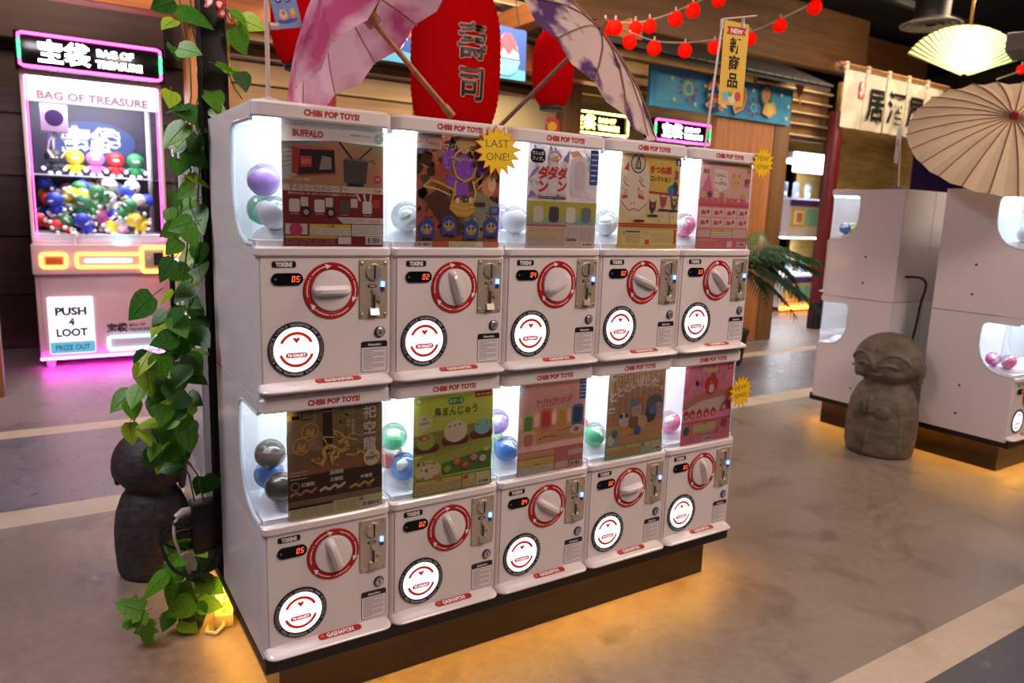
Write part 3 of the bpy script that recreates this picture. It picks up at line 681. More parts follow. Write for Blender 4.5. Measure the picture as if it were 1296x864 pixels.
Y1, Y2 = (236, 190, 26), (250, 222, 90)
p.L([(8, 62), (16, 69), (28, 66), (42, 60), (46, 54)], 2.2, Y1).L([(8, 62), (24, 60), (40, 54)], 1.8, Y2).L([(44, 96), (42, 86), (46, 74), (56, 69), (66, 74), (70, 86), (66, 97)], 2.4, Y1).L([(44, 96), (50, 102), (56, 98), (62, 103), (66, 97)], 2.2, Y2)
p.L([(66, 66), (80, 78), (88, 88), (94, 86), (92, 78), (84, 74), (72, 62)], 1.8, Y1).L([(46, 70), (44, 60), (42, 50)], 2.4, Y1).L([(66, 70), (70, 58), (68, 50)], 2.4, Y2)
p.P([(38, 40), (41, 50), (56, 47), (70, 50), (70, 40), (62, 32), (48, 32)], (214, 160, 16)).L([(40, 44), (56, 41), (70, 44)], 1.2, Y2).L([(42, 38), (56, 35), (68, 38)], 1.0, Y2).E(48, 49, 3, (252, 240, 230)).E(64, 50, 3, (252, 236, 240))
p.T('マジックランプ', 58, 103, 8.5, (240, 232, 214), w=56, bold=.01).T('~Magic Lamp~', 56, 92.5, 6, (240, 226, 196), w=42, bold=.01)
for i, (x, y) in enumerate(((12, 13), (38, 17), (65, 13), (90, 16))):
    p.P([(x-9, y-6), (x+9, y-6), (x+9, y+11), (x+5, y+15), (x, y+17), (x-5, y+15), (x-9, y+11)], (52, 66, 140)).O(x, y+5, 6.4, .8, (220, 190, 70), .8).L([(x-6, y+6), (x-2, y+4), (x+3, y+4), (x+6, y+7)], 2, (226, 190, 60)).E(x, y+3, 3.2, (206, 160, 30), 2.2).L([(x, y+5), (x, y+11)], 1.6, (200, 190, 150)).RR(x-6, y-6, x+6, y-3.4, 1, (66, 30, 24))
p.RR(68, 44, 82, 48, 1, (84, 40, 30)).RR(88, 36, 100, 44, 1, (50, 76, 160)).lines(90, 37.5, 98, 42.5, 2, WHT)
p.R(0, 0, 100, 6, (196, 92, 50)).barcode(0, 0, 18, 5.5).R(38, 0, 80, 6, (230, 226, 214)).R(38.5, 3.6, 72, 5.6, (230, 206, 50)).lines(39, .5, 70, 3, 2, (100, 90, 80)).R(81, 0, 100, 6, (214, 130, 90))
p.done(1, 0, 'dark poster with a glowing golden magic lamp and four blue tags, in an upper machine')

p = Poster((206, 190, 192))
r_ = random.Random(4)
for c in ((226, 178, 196), (232, 226, 226), (222, 170, 110), (120, 110, 170), (130, 190, 190), (240, 236, 236)):
    for i in range(6):
        x, y = r_.uniform(5, 95), r_.uniform(58, 112); a = r_.uniform(0, 3); w, h = r_.uniform(4, 14), r_.uniform(2, 6)
        p.P([(x+w*math.cos(a), y+w*math.sin(a)), (x-h*math.sin(a), y+h*math.cos(a)), (x-w*math.cos(a), y-w*math.sin(a)), (x+h*math.sin(a), y-h*math.cos(a))], c)
p.RR(3, 95, 23, 110, 5, (24, 22, 24)).T('でふぉめ', 13, 105.5, 5, WHT, w=16, bold=.03).T('フィグ。', 13, 99.5, 5, WHT, w=15, bold=.03)
p.O(36, 103, 9, 1, (60, 58, 60), .6).R(88, 74, 100, 114, (40, 62, 130)).lines(89.5, 76, 98.5, 112, 6, WHT, 1.4)
for x in (15, 28.5, 42): p.R(x-.5, 61, x+12.5, 92, (238, 232, 230))
p.V('ダン', 21.5, 84, 15, (186, 22, 34), 15, .06).V('ダ', 34.5, 84, 15, (186, 22, 34), 15, .06).V('ダン', 48, 84, 14, (186, 22, 34), 14, .06).R(15, 55.5, 54, 58.5, (40, 30, 30)).lines(16, 56.2, 53, 57.8, 1, WHT)
p.R(0, 27, 100, 53, (158, 156, 44)).P([(0, 27), (0, 34), (18, 30), (40, 36), (60, 30), (80, 37), (100, 31), (100, 27)], (120, 150, 146))
for x, c in ((16, (214, 196, 188)), (38, (60, 56, 60)), (62, (226, 220, 212)), (85, (90, 100, 106))): p.RR(x-7, 29, x+7, 47, 4, c).lines(x-9, 28, x-7.5, 40, 5, (60, 56, 40))
p.RR(60, 60, 84, 106, 9, (228, 216, 214)).RR(64, 66, 80, 100, 6, (206, 190, 198))
p.R(0, 0, 100, 26.5, (196, 178, 164)).R(0, 24, 56, 26.5, (190, 92, 50)).lines(2, 17, 55, 23, 4, (150, 80, 60)).R(0, 13.5, 56, 16, (214, 176, 60)).lines(2, 2, 55, 13, 6, (120, 96, 84)).T('Gacha', 64, 10, 6, DK, bold=.03).lines(58, 14, 74, 24, 5, (130, 110, 100)).lines(76, 8, 98, 24, 8, (120, 100, 92)).barcode(80, 1.5, 96, 6)
p.done(2, 0, 'white and pink poster with big red katakana, in the middle upper machine')

p = Poster((206, 176, 64))
p.R(0, 66, 100, 115, (208, 176, 60)).R(0, 33, 100, 70, (222, 204, 150)).L([(48, 70), (100, 68)], 3, (150, 44, 30))
p.P([(2, 96), (4, 110), (12, 114), (20, 108), (32, 110), (44, 104), (48, 84), (47, 62), (40, 46), (26, 38), (12, 44), (3, 58), (0, 78)], (236, 224, 198))
p.P([(5, 96), (12, 106), (13, 94)], (186, 42, 30))
for s_, x in ((-1, 9), (1, 35)):
    p.P([(x-6, 76), (x-s_*5, 62), (x+s_*6, 60), (x+s_*3, 66)], (196, 54, 40)).E(x, 70, 4.4, (240, 230, 206), 5).O(x, 69, 2.6, .7, DK).L([(x-5, 84), (x, 78), (x+5, 76)], 1.4, (196, 54, 40)).L([(x-4, 88), (x+2, 82)], 1, (196, 54, 40))
p.L([(2, 58), (8, 52), (16, 46), (24, 49), (32, 46), (40, 52), (45, 56)], 1.2, (190, 50, 38)).E(19, 55, .9, DK).E(24, 55.5, .9, DK).lines(2, 62, 10, 66, 2, (200, 80, 60))
p.E(27, 104, 12, (40, 38, 40)).E(27, 104, 10.6, (216, 204, 176)).P([(22, 97), (32, 97), (31, 106), (27, 113), (24, 106)], (60, 56, 54)).P([(24, 99), (30, 99), (29, 105), (27, 109)], (150, 140, 120))
p.RR(50, 108, 76, 112, 1.5, (228, 206, 130)).lines(52, 109, 74, 111, 1, (120, 90, 40)).R(91, 105, 100, 113, (44, 70, 140)).T('S', 95.5, 109, 7, WHT, bold=.05)
p.T('きつね面', 66, 98, 9.5, (170, 48, 30), w=36, bold=.04).T('コレクション', 66, 87, 7.5, (60, 46, 30), w=36, bold=.03).T('3', 93, 93, 15, (120, 60, 110), bold=.06)
p.E(88, 74, 8, (44, 92, 150), 7).E(92, 76, 5, (60, 54, 60), 9).E(86, 72, 5.4, (50, 104, 166), 6)
for x, y, c1, c2 in ((55, 53, (60, 50, 44), (176, 52, 40)), (73, 60, (186, 60, 40), (60, 80, 140)), (92, 58, (70, 66, 64), (220, 180, 50)), (72, 40, (226, 212, 160), (190, 170, 120)), (91, 40, (228, 214, 150), (200, 180, 90))):
    p.P([(x-6, y+9), (x-3, y+5), (x+3, y+5), (x+6, y+9), (x+5, y-4), (x, y-10), (x-5, y-4)], c1).E(x, y, 2.2, c2).L([(x-4, y+4), (x-1, y+1)], 1, c2).L([(x+4, y+4), (x+1, y+1)], 1, c2)
for x, y in ((55, 41), (73, 48.5), (90, 48), (72, 29.5), (91, 29.5), (33, 34)): p.RR(x-9, y-1.4, x+9, y+1.4, 1, (60, 40, 34)).R(x-9, y-1.4, x-6.5, y+1.4, (196, 60, 40))
p.R(0, 26, 100, 31, (164, 50, 40)).lines(2, 27, 98, 30, 1, (220, 170, 120)).R(0, 0, 100, 26, (210, 178, 60)).RR(6, 4, 94, 23, 1.5, (226, 206, 130)).R(12, 19.5, 36, 21.5, (50, 60, 130)).lines(12, 6, 36, 18.5, 6, (120, 96, 50)).lines(54, 7, 92, 20, 7, (150, 126, 70)).R(40, 17, 52, 22, (200, 180, 120)).R(45, 5, 52, 11, (196, 60, 36)).T('3', 9, 19, 6, (50, 80, 150), bold=.04).R(94, 6, 98, 24, (186, 60, 40))
p.done(3, 0, 'gold poster with a white fox mask, in the fourth upper machine')

p = Poster((210, 150, 148))
p.R(0, 56, 100, 115, (222, 178, 168)).R(0, 110, 100, 115, (200, 140, 120)).R(70, 108, 92, 112, (170, 190, 60)).T('300', 11, 102, 8, (60, 46, 50), bold=.03).P([(0, 70), (16, 100), (28, 72)], (220, 110, 150)).P([(28, 106), (52, 104), (56, 82), (40, 76), (26, 84)], (240, 230, 218))
p.T('にゃんこ', 40, 98, 5.5, (80, 50, 50), w=20, bold=.03).T('の', 40, 92.5, 4, (80, 50, 50)).T('ケーキ屋さん', 40, 87, 5, (80, 50, 50), w=24, bold=.03)
p.E(70, 90, 10, (236, 180, 130), 9).P([(61, 94), (62, 104), (68, 98)], (224, 150, 96)).P([(72, 98), (78, 104), (79, 94)], (224, 150, 96)).E(66.5, 90, 1, DK).E(73.5, 90, 1, DK).P([(84, 84), (92, 96), (98, 84)], (206, 110, 130)).E(92, 92, 6, (150, 70, 70), 4)
p.R(0, 56, 100, 60, (196, 70, 96)).P([(0, 60), (100, 60), (100, 64), (50, 62), (0, 66)], (206, 90, 110))
for i, (x, c) in enumerate(((8, (228, 196, 80)), (20, (90, 70, 66)), (32, (240, 226, 216)), (44, (220, 120, 130)), (58, (232, 200, 160)), (70, (230, 190, 200)), (86, (226, 180, 60)))): p.RR(x-5, 62, x+5, 70, 1.5, (206, 96, 110)).E(x, 72, 4.6, c, 4.2).E(x-1.6, 72, .6, DK).E(x+1.6, 72, .6, DK)
for j in range(2):
    for i in range(4):
        x0, y0 = 2+i*25, 29+j*13.5; x1 = min(98, x0+23)
        p.RR(x0, y0, x1, y0+12, 1, (236, 206, 190)).P([(x0+3, y0+3), (x0+14, y0+3), (x0+12, y0+8), (x0+5, y0+9)], (196, 70, 90)).E(x0+17, y0+7, 2.6, (170, 60, 70) if i % 2 else (110, 66, 60))
p.R(0, 0, 100, 27, (206, 96, 116)).R(2, 16, 26, 25, (226, 200, 186)).caution(28, 15, 68, 26, (226, 190, 60)).R(70, 15, 98, 26, (230, 206, 190)).lines(3, 17, 25, 24, 3, (150, 80, 80)).lines(71, 16, 97, 25, 4, (150, 100, 96)).R(2, 10, 40, 13, (220, 160, 60)).lines(2, 2, 50, 9, 3, (236, 170, 170)).R(60, 2, 70, 10, (226, 200, 190)).barcode(80, 3, 97, 9)
p.done(4, 0, 'pink poster with a grid of little cakes, in the rightmost upper machine')
# --- lower row
p = Poster((96, 74, 44))
p.R(0, 45, 100, 115, (104, 82, 48)).R(0, 88, 30, 115, (120, 98, 58)).R(36, 66, 46, 115, (48, 36, 24)).R(0, 70, 36, 90, (126, 98, 60)).R(46, 70, 100, 112, (116, 96, 56)).speck(16, 50, 92, 100, 115, ((120, 116, 50), (90, 92, 44)), 1.5, 4, 3).P([(0, 52), (100, 60), (100, 50), (0, 44)], (140, 80, 46)).R(0, 20, 100, 46, (56, 38, 24))
for x in (0, 22, 60, 82): p.L([(x, 70), (x, 90)], .8, (70, 52, 32))
p.R(0, 104, 10, 115, (230, 176, 30)).R(5, 104.5, 13, 108.5, (20, 18, 16)).RR(14, 103, 26, 114, 1, (80, 60, 36)).lines(16, 105, 25, 112, 3, (220, 200, 150)).lines(36, 108, 52, 112, 1, (220, 210, 180), 1)
for x, y in ((23, 91), (14, 77)): p.O(x, y, 9, 1, (226, 182, 60)).P([(x-5, y-3), (x-2, y+4), (x+1, y), (x+5, y+4), (x+3, y-4)], (206, 160, 50)).L([(x-6, y-5), (x+6, y-5)], 1.2, (226, 182, 60))
p.lines(24, 72, 32, 82, 4, (226, 200, 140)).V('木彫彩色', 68, 97, 4, (234, 226, 206), 4.4, .01).V('架空', 63, 97, 4, (234, 226, 206), 4.4, .01)
p.V('祀空龍', 86, 104, 15, (240, 234, 218), 17, .02)
gold, gold2 = (222, 172, 52), (246, 208, 96)
dr = [(34, 54), (38, 62), (36, 70), (42, 74), (50, 70), (52, 62), (46, 58), (44, 64), (50, 68), (58, 66), (62, 72), (58, 78), (52, 76)]
p.L(dr, 4.4, gold).L([(x+.5, y+.8) for x, y in dr], 1.6, gold2).L([(50, 84), (46, 90), (54, 86), (60, 80), (72, 76)], 1.4, gold2).L([(56, 76), (66, 84), (78, 80)], 1.2, gold).L([(60, 62), (70, 60), (76, 64), (80, 60)], 2.4, gold).L([(34, 56), (28, 58), (24, 62)], 2.2, gold).L([(40, 76), (36, 84), (48, 82)], 1.2, gold2)
for x, y in ((30, 60), (47, 56), (70, 63), (55, 80), (42, 68), (64, 70)): p.speck(5, x-5, y-4, x+5, y+4, (gold2, (150, 104, 30)), .6, 1.8, x)
p.E(88, 55, 9.4, (232, 200, 70)).E(88, 55, 8.2, (238, 230, 196)).T('500円', 88, 54.5, 6, DK, w=13, bold=.03).T('1回', 88, 59.5, 3.4, DK)
p.T('黒檀龍', 50, 45, 5, (236, 226, 204), bold=.02).lines(2, 42, 20, 52, 3, (230, 216, 186), .8)
for x, y, c, t in ((16, 32, (150, 84, 50), '紅檀龍'), (46, 33, (206, 196, 156), '白檀龍'), (78, 31, (206, 150, 50), '金檀龍')):
    d = [(x-14, y-6), (x-8, y-3), (x-4, y-6), (x+2, y-2), (x+7, y-5), (x+13, y-1)]
    p.L(d, 2.6, c).L([(a, b_+1.2) for a, b_ in d], .9, WHT if x == 46 else gold2).speck(5, x-10, y-8, x+10, y, (c,), .8, 2.2, x).T(t, x+4, y+4.5, 4.6, (238, 228, 206), bold=.02)
p.O(7, 36, 4.5, .8, (200, 150, 50))
p.R(0, 0, 100, 14, (206, 194, 140)).R(0, 12, 46, 14.5, (40, 34, 24)).lines(2, 1.5, 46, 11, 5, (90, 80, 50)).lines(50, 1.5, 72, 12.5, 6, (120, 106, 70)).barcode(76, 1.5, 96, 8).R(74, 9, 79, 13, (120, 110, 80))
p.done(0, 1, 'brown poster with a golden wooden dragon, in the leftmost lower machine')

p = Poster((176, 182, 46))
p.R(0, 72, 100, 115, (186, 196, 48)).P([(0, 46), (100, 52), (100, 78), (0, 70)], (120, 122, 44)).P([(0, 20), (0, 44), (100, 60), (100, 20)], (150, 154, 50)).P([(35, 20), (35, 34), (100, 44), (100, 20)], (70, 112, 44)).L([(26, 46), (70, 55)], 1, (110, 96, 40)).L([(28, 44), (76, 53)], .8, (110, 96, 40))
p.R(76, 106, 98, 113, (206, 44, 36)).lines(78, 108, 96, 111, 1, WHT, 1.4).P([(2, 105), (10, 105), (10, 112), (2, 112)], (150, 170, 60)).P([(3, 108), (6, 111), (9, 108), (6, 106)], WHT)
p.RR(42, 101, 62, 109, 4, (50, 120, 50)).T('のびーる', 52, 105, 5.4, WHT, w=17, bold=.03).T('鳥まんじゅう', 52, 93.5, 11.5, (66, 76, 26), w=55, bold=.02)
p.E(13, 84, 9, (228, 226, 186)).T('1回', 13, 88, 3.6, (90, 90, 50)).T('200円', 13, 83, 4.4, (90, 90, 50), w=14, bold=.02).lines(34, 84, 68, 86, 1, (214, 214, 140), .8)
for x, y, w in ((16, 55, 16), (52, 60, 18), (86, 63, 16)): p.E(x, y, w, (110, 50, 30), w*.34).P([(x-w, y), (x+w, y), (x+w*.8, y-6), (x-w*.8, y-6)], (90, 38, 26))
p.E(15, 62, 11, (150, 172, 50), 9.5).E(12, 67, 6, (216, 110, 60), 4.4).E(13, 66, 2.4, (232, 180, 80), 1.6).E(8, 66, .9, DK).E(18, 66, .9, DK)
p.E(52, 70, 15, (236, 226, 188), 13).E(44, 76, 1.1, DK).E(57, 77.5, 1.1, DK).P([(49, 77), (53, 77.6), (51, 75)], (90, 80, 60))
p.E(87, 71, 11, (126, 186, 186), 9.4).P([(85, 74), (89, 75), (87, 70)], (230, 190, 50)).E(80, 74, .9, DK).E(93, 75, .9, DK)
p.E(18, 28, 16, (226, 214, 120), 13).E(18, 25, 11, (240, 228, 196), 9).E(16, 29, 2.2, (190, 60, 40)).E(10, 30, .9, DK).E(23, 31, .9, DK).P([(2, 20), (14, 22), (12, 16), (2, 16)], (190, 130, 70)).P([(24, 22), (34, 24), (34, 16), (22, 16)], (190, 130, 70)).T('もちーん', 16, 37, 5, DK, w=24, bold=.02)
for x, y, c in ((42, 27, (120, 160, 50)), (54, 34, (224, 110, 60)), (65, 29, (206, 90, 60)), (76, 36, (220, 130, 140)), (88, 33, (236, 226, 200))): p.E(x, y-3, 5, (130, 40, 34), 2.4).E(x, y, 4.6, c, 4.2).E(x, y+.5, 1.2, (236, 200, 90))
p.E(92, 44, 4.6, (226, 210, 90), 3).R(0, 0, 100, 19, (90, 126, 50)).caution(2, 1.5, 60, 17, (222, 196, 50), (214, 188, 120)).R(62, 1.5, 78, 17, (226, 210, 110)).R(63, 11, 69, 16, (200, 60, 40)).lines(63, 2, 77, 10, 4, (120, 100, 60)).R(79, 1.5, 98, 17, (226, 220, 150)).barcode(81, 2.5, 96, 8)
p.done(1, 1, 'green poster with three bird shaped buns, in the second lower machine')

p = Poster((224, 168, 148))
p.R(0, 76, 100, 115, (228, 176, 158)).R(0, 38, 100, 60, (226, 168, 90)).P([(0, 60), (60, 50), (100, 62), (100, 40), (0, 36)], (226, 170, 96)).P([(60, 50), (100, 60), (100, 54)], (216, 110, 90)).R(0, 0, 100, 30, (206, 110, 104))
p.R(90, 88, 100, 115, (54, 66, 140)).lines(91, 90, 99, 113, 5, WHT, 1.3).R(0, 100, 12, 115, (206, 190, 200)).lines(34, 98, 74, 106, 3, (240, 210, 200), 1.2)
p.T('カードキャプターさくら', 50, 90, 9, (198, 40, 66), w=50, bold=.03).L([(26, 84), (66, 86)], .8, (206, 90, 90)).E(76, 92, 3.4, (216, 120, 150))
for x, y, c, d in ((14, 66, (86, 130, 70), (196, 176, 96)), (40, 70, (206, 60, 56), (232, 130, 90)), (64, 68, (226, 160, 50), (236, 190, 90)), (88, 70, (40, 66, 104), (70, 100, 140))): p.RR(x-9, y-15, x+9, y+12, 5, d).RR(x-6, y-12, x+6, y+8, 4, c).lines(x-5, y-17.5, x+5, y-16, 1, (140, 90, 80))
p.RR(4, 34, 26, 56, 6, (236, 206, 170)).RR(8, 37, 22, 52, 4, (206, 120, 96)).T('★', 33, 44, 4, DK).lines(36, 44, 56, 48, 1, (60, 50, 60), 1).L([(54, 42), (72, 46)], .8, (110, 90, 140)).E(88, 50, 11, (240, 228, 210), 6).E(87, 50, 4, (206, 70, 70), 3)
p.R(2, 22, 54, 28, (226, 190, 120)).lines(3, 23, 53, 27, 2, (130, 80, 60)).R(2, 12, 54, 20, (226, 196, 90)).caution(2, 1, 54, 14, (222, 190, 60)).lines(56, 12, 96, 26, 6, (232, 170, 160)).R(56, 2, 76, 11, (226, 196, 176)).barcode(80, 2, 97, 9).R(76, 17, 98, 24, (226, 190, 176))
p.done(2, 1, 'pink and orange poster with red katakana title, in the middle lower machine')

p = Poster((150, 112, 76))
for i in range(21): p.R(i*5, 52, i*5+3.4, 115, (158, 120, 82) if i % 2 else (140, 100, 66))
p.R(0, 18, 100, 52, (196, 146, 86)).P([(0, 52), (100, 52), (100, 46), (0, 44)], (170, 120, 70)).L([(0, 36), (100, 40)], .6, (160, 110, 60)).L([(0, 28), (100, 31)], .6, (160, 110, 60))
for i, ch in enumerate('ととのいました。'): p.T(ch, 9+i*12, 84+16*math.sin(i*.38)-i*.6+i*i*.12, 15, (236, 226, 206), bold=.05, ang=.1)
p.E(82, 68, 15, (86, 80, 92), 13).E(90, 58, 9, (150, 128, 140), 12).E(76, 54, 10, (70, 60, 62), 11).E(80, 60, 7, (74, 116, 160), 6).E(50, 62, 9, (176, 150, 140), 10).E(48, 74, 9, (90, 120, 160), 6).E(54, 76, 5, (200, 90, 50), 4).E(48, 46, 11, (120, 80, 56), 8).E(62, 46, 8, (206, 170, 130), 9).E(28, 52, 8, (206, 196, 186), 9).E(24, 57, 3, (60, 56, 60)).E(33, 57, 3, (60, 56, 60)).E(30, 46, 8, (190, 176, 166), 4).E(56, 52, 2, (226, 190, 150))
for x, y in ((26, 53), (30, 53), (48, 64), (53, 64), (86, 62), (92, 62), (60, 50), (64, 50)): p.E(x, y, .8, DK)
p.R(2, 63, 12, 70, (230, 226, 216)).E(5, 66, 1.4, (40, 40, 46)).E(9, 66, 1.4, (40, 40, 46)).E(12, 28, 13, (140, 140, 116), 14).E(8, 26, 6, (200, 200, 186), 7).E(14, 34, 5, (90, 92, 84), 6).E(54, 34, 6, (50, 90, 150), 6).lines(36, 28, 48, 31, 1, (60, 90, 150)).R(4, 104, 12, 113, (150, 190, 130)).P([(5, 108), (8, 112), (11, 108), (8, 105)], WHT)
p.R(0, 0, 100, 18, (60, 150, 160)).caution(2, 1.5, 60, 16.5, (226, 200, 40), (206, 170, 106)).R(62, 1.5, 78, 16.5, (190, 200, 120)).R(63, 11, 68, 15.5, (200, 80, 50)).lines(63, 2.5, 77, 10, 4, (100, 100, 60)).R(79, 1.5, 98, 16.5, (214, 190, 130)).barcode(81, 2.5, 96, 8)
p.done(3, 1, 'brown poster with white curved writing and small animals at a sauna, in a lower machine')

p = Poster((222, 120, 150))
p.R(0, 60, 100, 115, (226, 130, 158)).speck(10, 0, 66, 100, 112, ((232, 150, 172), (214, 104, 140)), 3, 8, 9).P([(0, 58), (28, 72), (100, 76), (100, 62), (40, 56), (10, 50), (0, 50)], (190, 120, 90)).P([(0, 50), (40, 62), (100, 66), (100, 48), (0, 36)], (236, 206, 200))
p.T('Red', 50, 107, 12, (216, 206, 130), w=30, bold=.05).lines(14, 100, 28, 108, 2, (240, 190, 200), 1.4).R(86, 103, 96, 113, (196, 40, 40)).T('B', 91, 108, 7, WHT, bold=.05)
p.P([(40, 84), (43, 93), (52, 97), (62, 96), (68, 88), (66, 78), (60, 70), (52, 67), (45, 72)], (200, 36, 40)).P([(50, 98), (56, 101), (62, 98), (58, 95)], (70, 110, 60)).speck(12, 44, 72, 64, 94, ((232, 190, 110),), .5, .9, 2).RR(50, 72, 60, 84, 4, (240, 222, 214))
for x in (8, 20, 34, 48, 62): p.E(x, 43, 5.6, (196, 44, 56), 6.4).P([(x-3, 48.5), (x+3, 48.5), (x, 51)], (80, 120, 60)).E(x, 41, 2.6, (236, 196, 190), 2.6)
p.P([(76, 42), (98, 44), (96, 56), (88, 60), (78, 52)], (186, 70, 70)).E(84, 48, 4, (236, 190, 180)).E(92, 48, 4, (206, 60, 60)).T('全5種', 6, 53, 4, (206, 60, 100))
p.R(0, 0, 100, 32, (222, 116, 140)).R(0, 30, 100, 33, (206, 70, 104)).E(10, 20, 6, (44, 96, 54), 6.4).caution(24, 14, 68, 29, (226, 186, 50)).R(24, 14, 68, 18, (226, 176, 60)).E(86, 24, 7, (150, 70, 70)).lines(24, 2, 60, 11, 3, (240, 190, 196)).R(68, 10, 76, 18, (150, 90, 100)).barcode(44, 2, 64, 8)
p.done(4, 1, 'pink poster with a big red strawberry, in the rightmost lower machine')

# ---------------------------------------------------------------- star burst stickers
M_STY = mat('sticker_yellow', S(244, 206, 22), .5); M_STR = mat('sticker_edge', S(214, 120, 20), .5); M_PEN = mat('pen', S(90, 74, 30), .6)
def burst(px, py, rad, rot, lines_, label, n=16):
    c = at(px, py, -.0165); b = MB(); pts = []
    r2 = random.Random(px)
    for i in range(2*n):
        r_ = rad*(r2.uniform(.94, 1.06) if i % 2 == 0 else .70); a = 2*PI*i/(2*n)+rot; pts.append((r_*math.cos(a)*1.05, r_*math.sin(a)))
    b.prism(pts, 'y', 0, .0006, M_STR); b.flat([(x*.93, y*.93) for x, y in pts], .0001, M_STY, FRONT)
    for k, t in enumerate(lines_):
        b.text(t, rad*.42, .0002, M_PEN, FRONT @ Matrix.Rotation(rot*.4, 4, 'Z'), 0, rad*(.26-.5*k), bold=-.005, w=rad*1.05)
    tag(b.build('burst_sticker', None, c, smooth=0), label, 'sticker', 'star stickers on the machines')
burst(630, 190, .060, .1, ('LAST', 'ONE!'), 'yellow star sticker with handwriting beside the magic lamp poster')
burst(966, 206, .050, .05, ('FEW', 'REMAIN!'), 'yellow star sticker at the top right corner of the upper row')
burst(938, 495, .053, .3, ('FEW', 'REMAIN!'), 'tilted yellow star sticker over the strawberry poster')
# ---------------------------------------------------------------- black pole with power box
t = thing('black_pole', 'tall black square pole wrapped in ivy behind the main machines', 'pole', (.036, .535, 0))
M_POLE = noisy('pole_black', S(20, 17, 18), S(34, 29, 30), (30, 30, 3), .3, .05)
b = MB(); b.prism(rrect(-.033, .033, -.033, .033, .006), 'z', .164, 4.0, M_POLE); b.build('shaft', t)
b = MB(); b.tube([(-.037, -.036, .30)]+[(-.037, -.036, .30+.02*i) for i in range(1, 170)], [.0075 if i % 2 else .006 for i in range(170)], M_BLACK, 6); b.build('cable_conduit', t)
t = thing('power_box', 'black power box with plugs low on the black pole', 'power box', (-.030, .50, .235))
b = MB(); b.box((-.036, -.03, 0), (.034, .03, .135), M_BLACK); b.build('housing', t, bevel=.004)
for z in (.05, .085):
    b = MB(); b.tube([(-.034, 0, z), (-.062, -.004, z+.002), (-.082, -.006, z)], [.014, .012, .010], M_BLACK, 10); b.build('black_plug', t)
b = MB(); b.tube([(-.034, .004, .112), (-.055, 0, .114), (-.074, -.004, .104)], [.012, .011, .008], mat('plug_white', S(214, 200, 186), .4), 10); b.build('white_plug', t)
def cable(name, pts, r, m, label, n=6, sub=8):
    P = [Vector(p) for p in pts]; out = []
    for i in range(len(P)-1):
        p0, p1, p2, p3 = P[max(i-1, 0)], P[i], P[i+1], P[min(i+2, len(P)-1)]
        for k in range(sub):
            s_ = k/sub; out.append(.5*((2*p1)+(p2-p0)*s_+(2*p0-5*p1+4*p2-p3)*s_*s_+(3*p1-p0-3*p2+p3)*s_**3))
    out.append(P[-1]); o = MB().tube(out, r, m, n).build(name)
    return tag(o, label, 'cable') if label else o
cable('power_cable', [at(218, 668, .50), at(206, 678, .49), at(207, 700, .47), at(222, 722, .45), at(247, 728, .44), at(266, 712, .45), at(277, 690, .46)], .0045, M_BLACK, 'black cable looping below the power box on the pole')
cable('power_cable', [at(222, 662, .50), at(206, 670, .52), at(210, 688, .51), at(230, 694, .50), at(256, 690, .49), at(268, 684, .50)], .004, M_BLACK, 'black cable looping close under the power box')
M_CORDW = mat('cord_white', S(206, 194, 184), .45)
cable('extension_lead', [at(230, 652, .50), at(221, 662, .49), at(221, 680, .48), at(228, 700, .48), at(238, 720, .485), at(244, 738, .49), at(252, 760, .52)], .004, M_CORDW, 'white power cord hanging down beside the potted plant')
t = thing('cord_bundle', 'bundled coil of white cord hanging below the power box', 'cord', at(236, 710, .475))
for k in range(4):
    dx = .004*k; b = MB(); b.tube([(dx-.012, 0, .022), (dx-.006, -.003, .028), (dx+.002, 0, .020), (dx+.012, .002, -.012), (dx+.010, 0, -.030), (dx+.003, 0, -.024), (dx-.004, .002, -.004)], .0034, M_CORDW, 6, True); b.build('loop', t)
# outlet strip in the amber light
t = thing('outlet_strip', 'white outlet strip on the floor beside the plinth', 'outlet strip', atz(291, 775, 0)+Vector((-.012, .012, 0)), (0, 0, 1.35))
M_OUT = mat('outlet_white', S(226, 216, 200), .4)
b = MB(); b.box((-.085, -.026, 0), (.085, .026, .036), M_OUT); b.build('casing', t, bevel=.004)
for k in range(4):
    b = MB()
    for dx in (-.006, .006): b.box((-.06+k*.038+dx-.0012, -.005, .0355), (-.06+k*.038+dx+.0012, .005, .0367), M_BLACK)
    b.build('socket', t, smooth=0)
b = MB(); b.tube([(-.085, 0, .016), (-.105, .002, .015), (-.118, .02, .006), (-.105, .045, .006), (-.075, .040, .006)], .005, M_OUT, 6); b.build('cord', t)

# ---------------------------------------------------------------- ivy
def leaf_mesh(name, m, lobed=False):
    prof = [(-.03, .0), (-.10, .28), (.06, .46), (.28, .50), (.52, .40), (.76, .22), (1.0, 0)]
    if lobed: prof = [(-.05, 0), (-.2, .42), (.05, .62), (.16, .44), (.42, .66), (.5, .36), (.8, .30), (1.0, 0)]
    vs = []; fs = []
    for x, w in prof:
        dz = -.10*x*x
        vs += [(x, -w, dz+.20*w-.25*w*w), (x if w == 0 else x*.96+.02, 0, dz), (x, w, dz+.20*w-.25*w*w)]
    for i in range(len(prof)-1):
        a = 3*i; fs += [(a, a+3, a+4, a+1), (a+1, a+4, a+5, a+2)]
    b = MB(); b.add([(x-.0, y*.92, z) for x, y, z in vs], fs, m)
    b.tube([(-.45, 0, -.10), (-.2, 0, -.03), (0, 0, .004), (.5, 0, -.01), (.92, 0, -.078)], [.018, .016, .014, .010, .004], M_STEM, 4)
    return b.mesh(name, merge=False, smooth=60)
LEAF = [leaf_mesh('leaf', m) for m in M_LEAF]; LOB = leaf_mesh('leaf', M_LEAF[0], True)
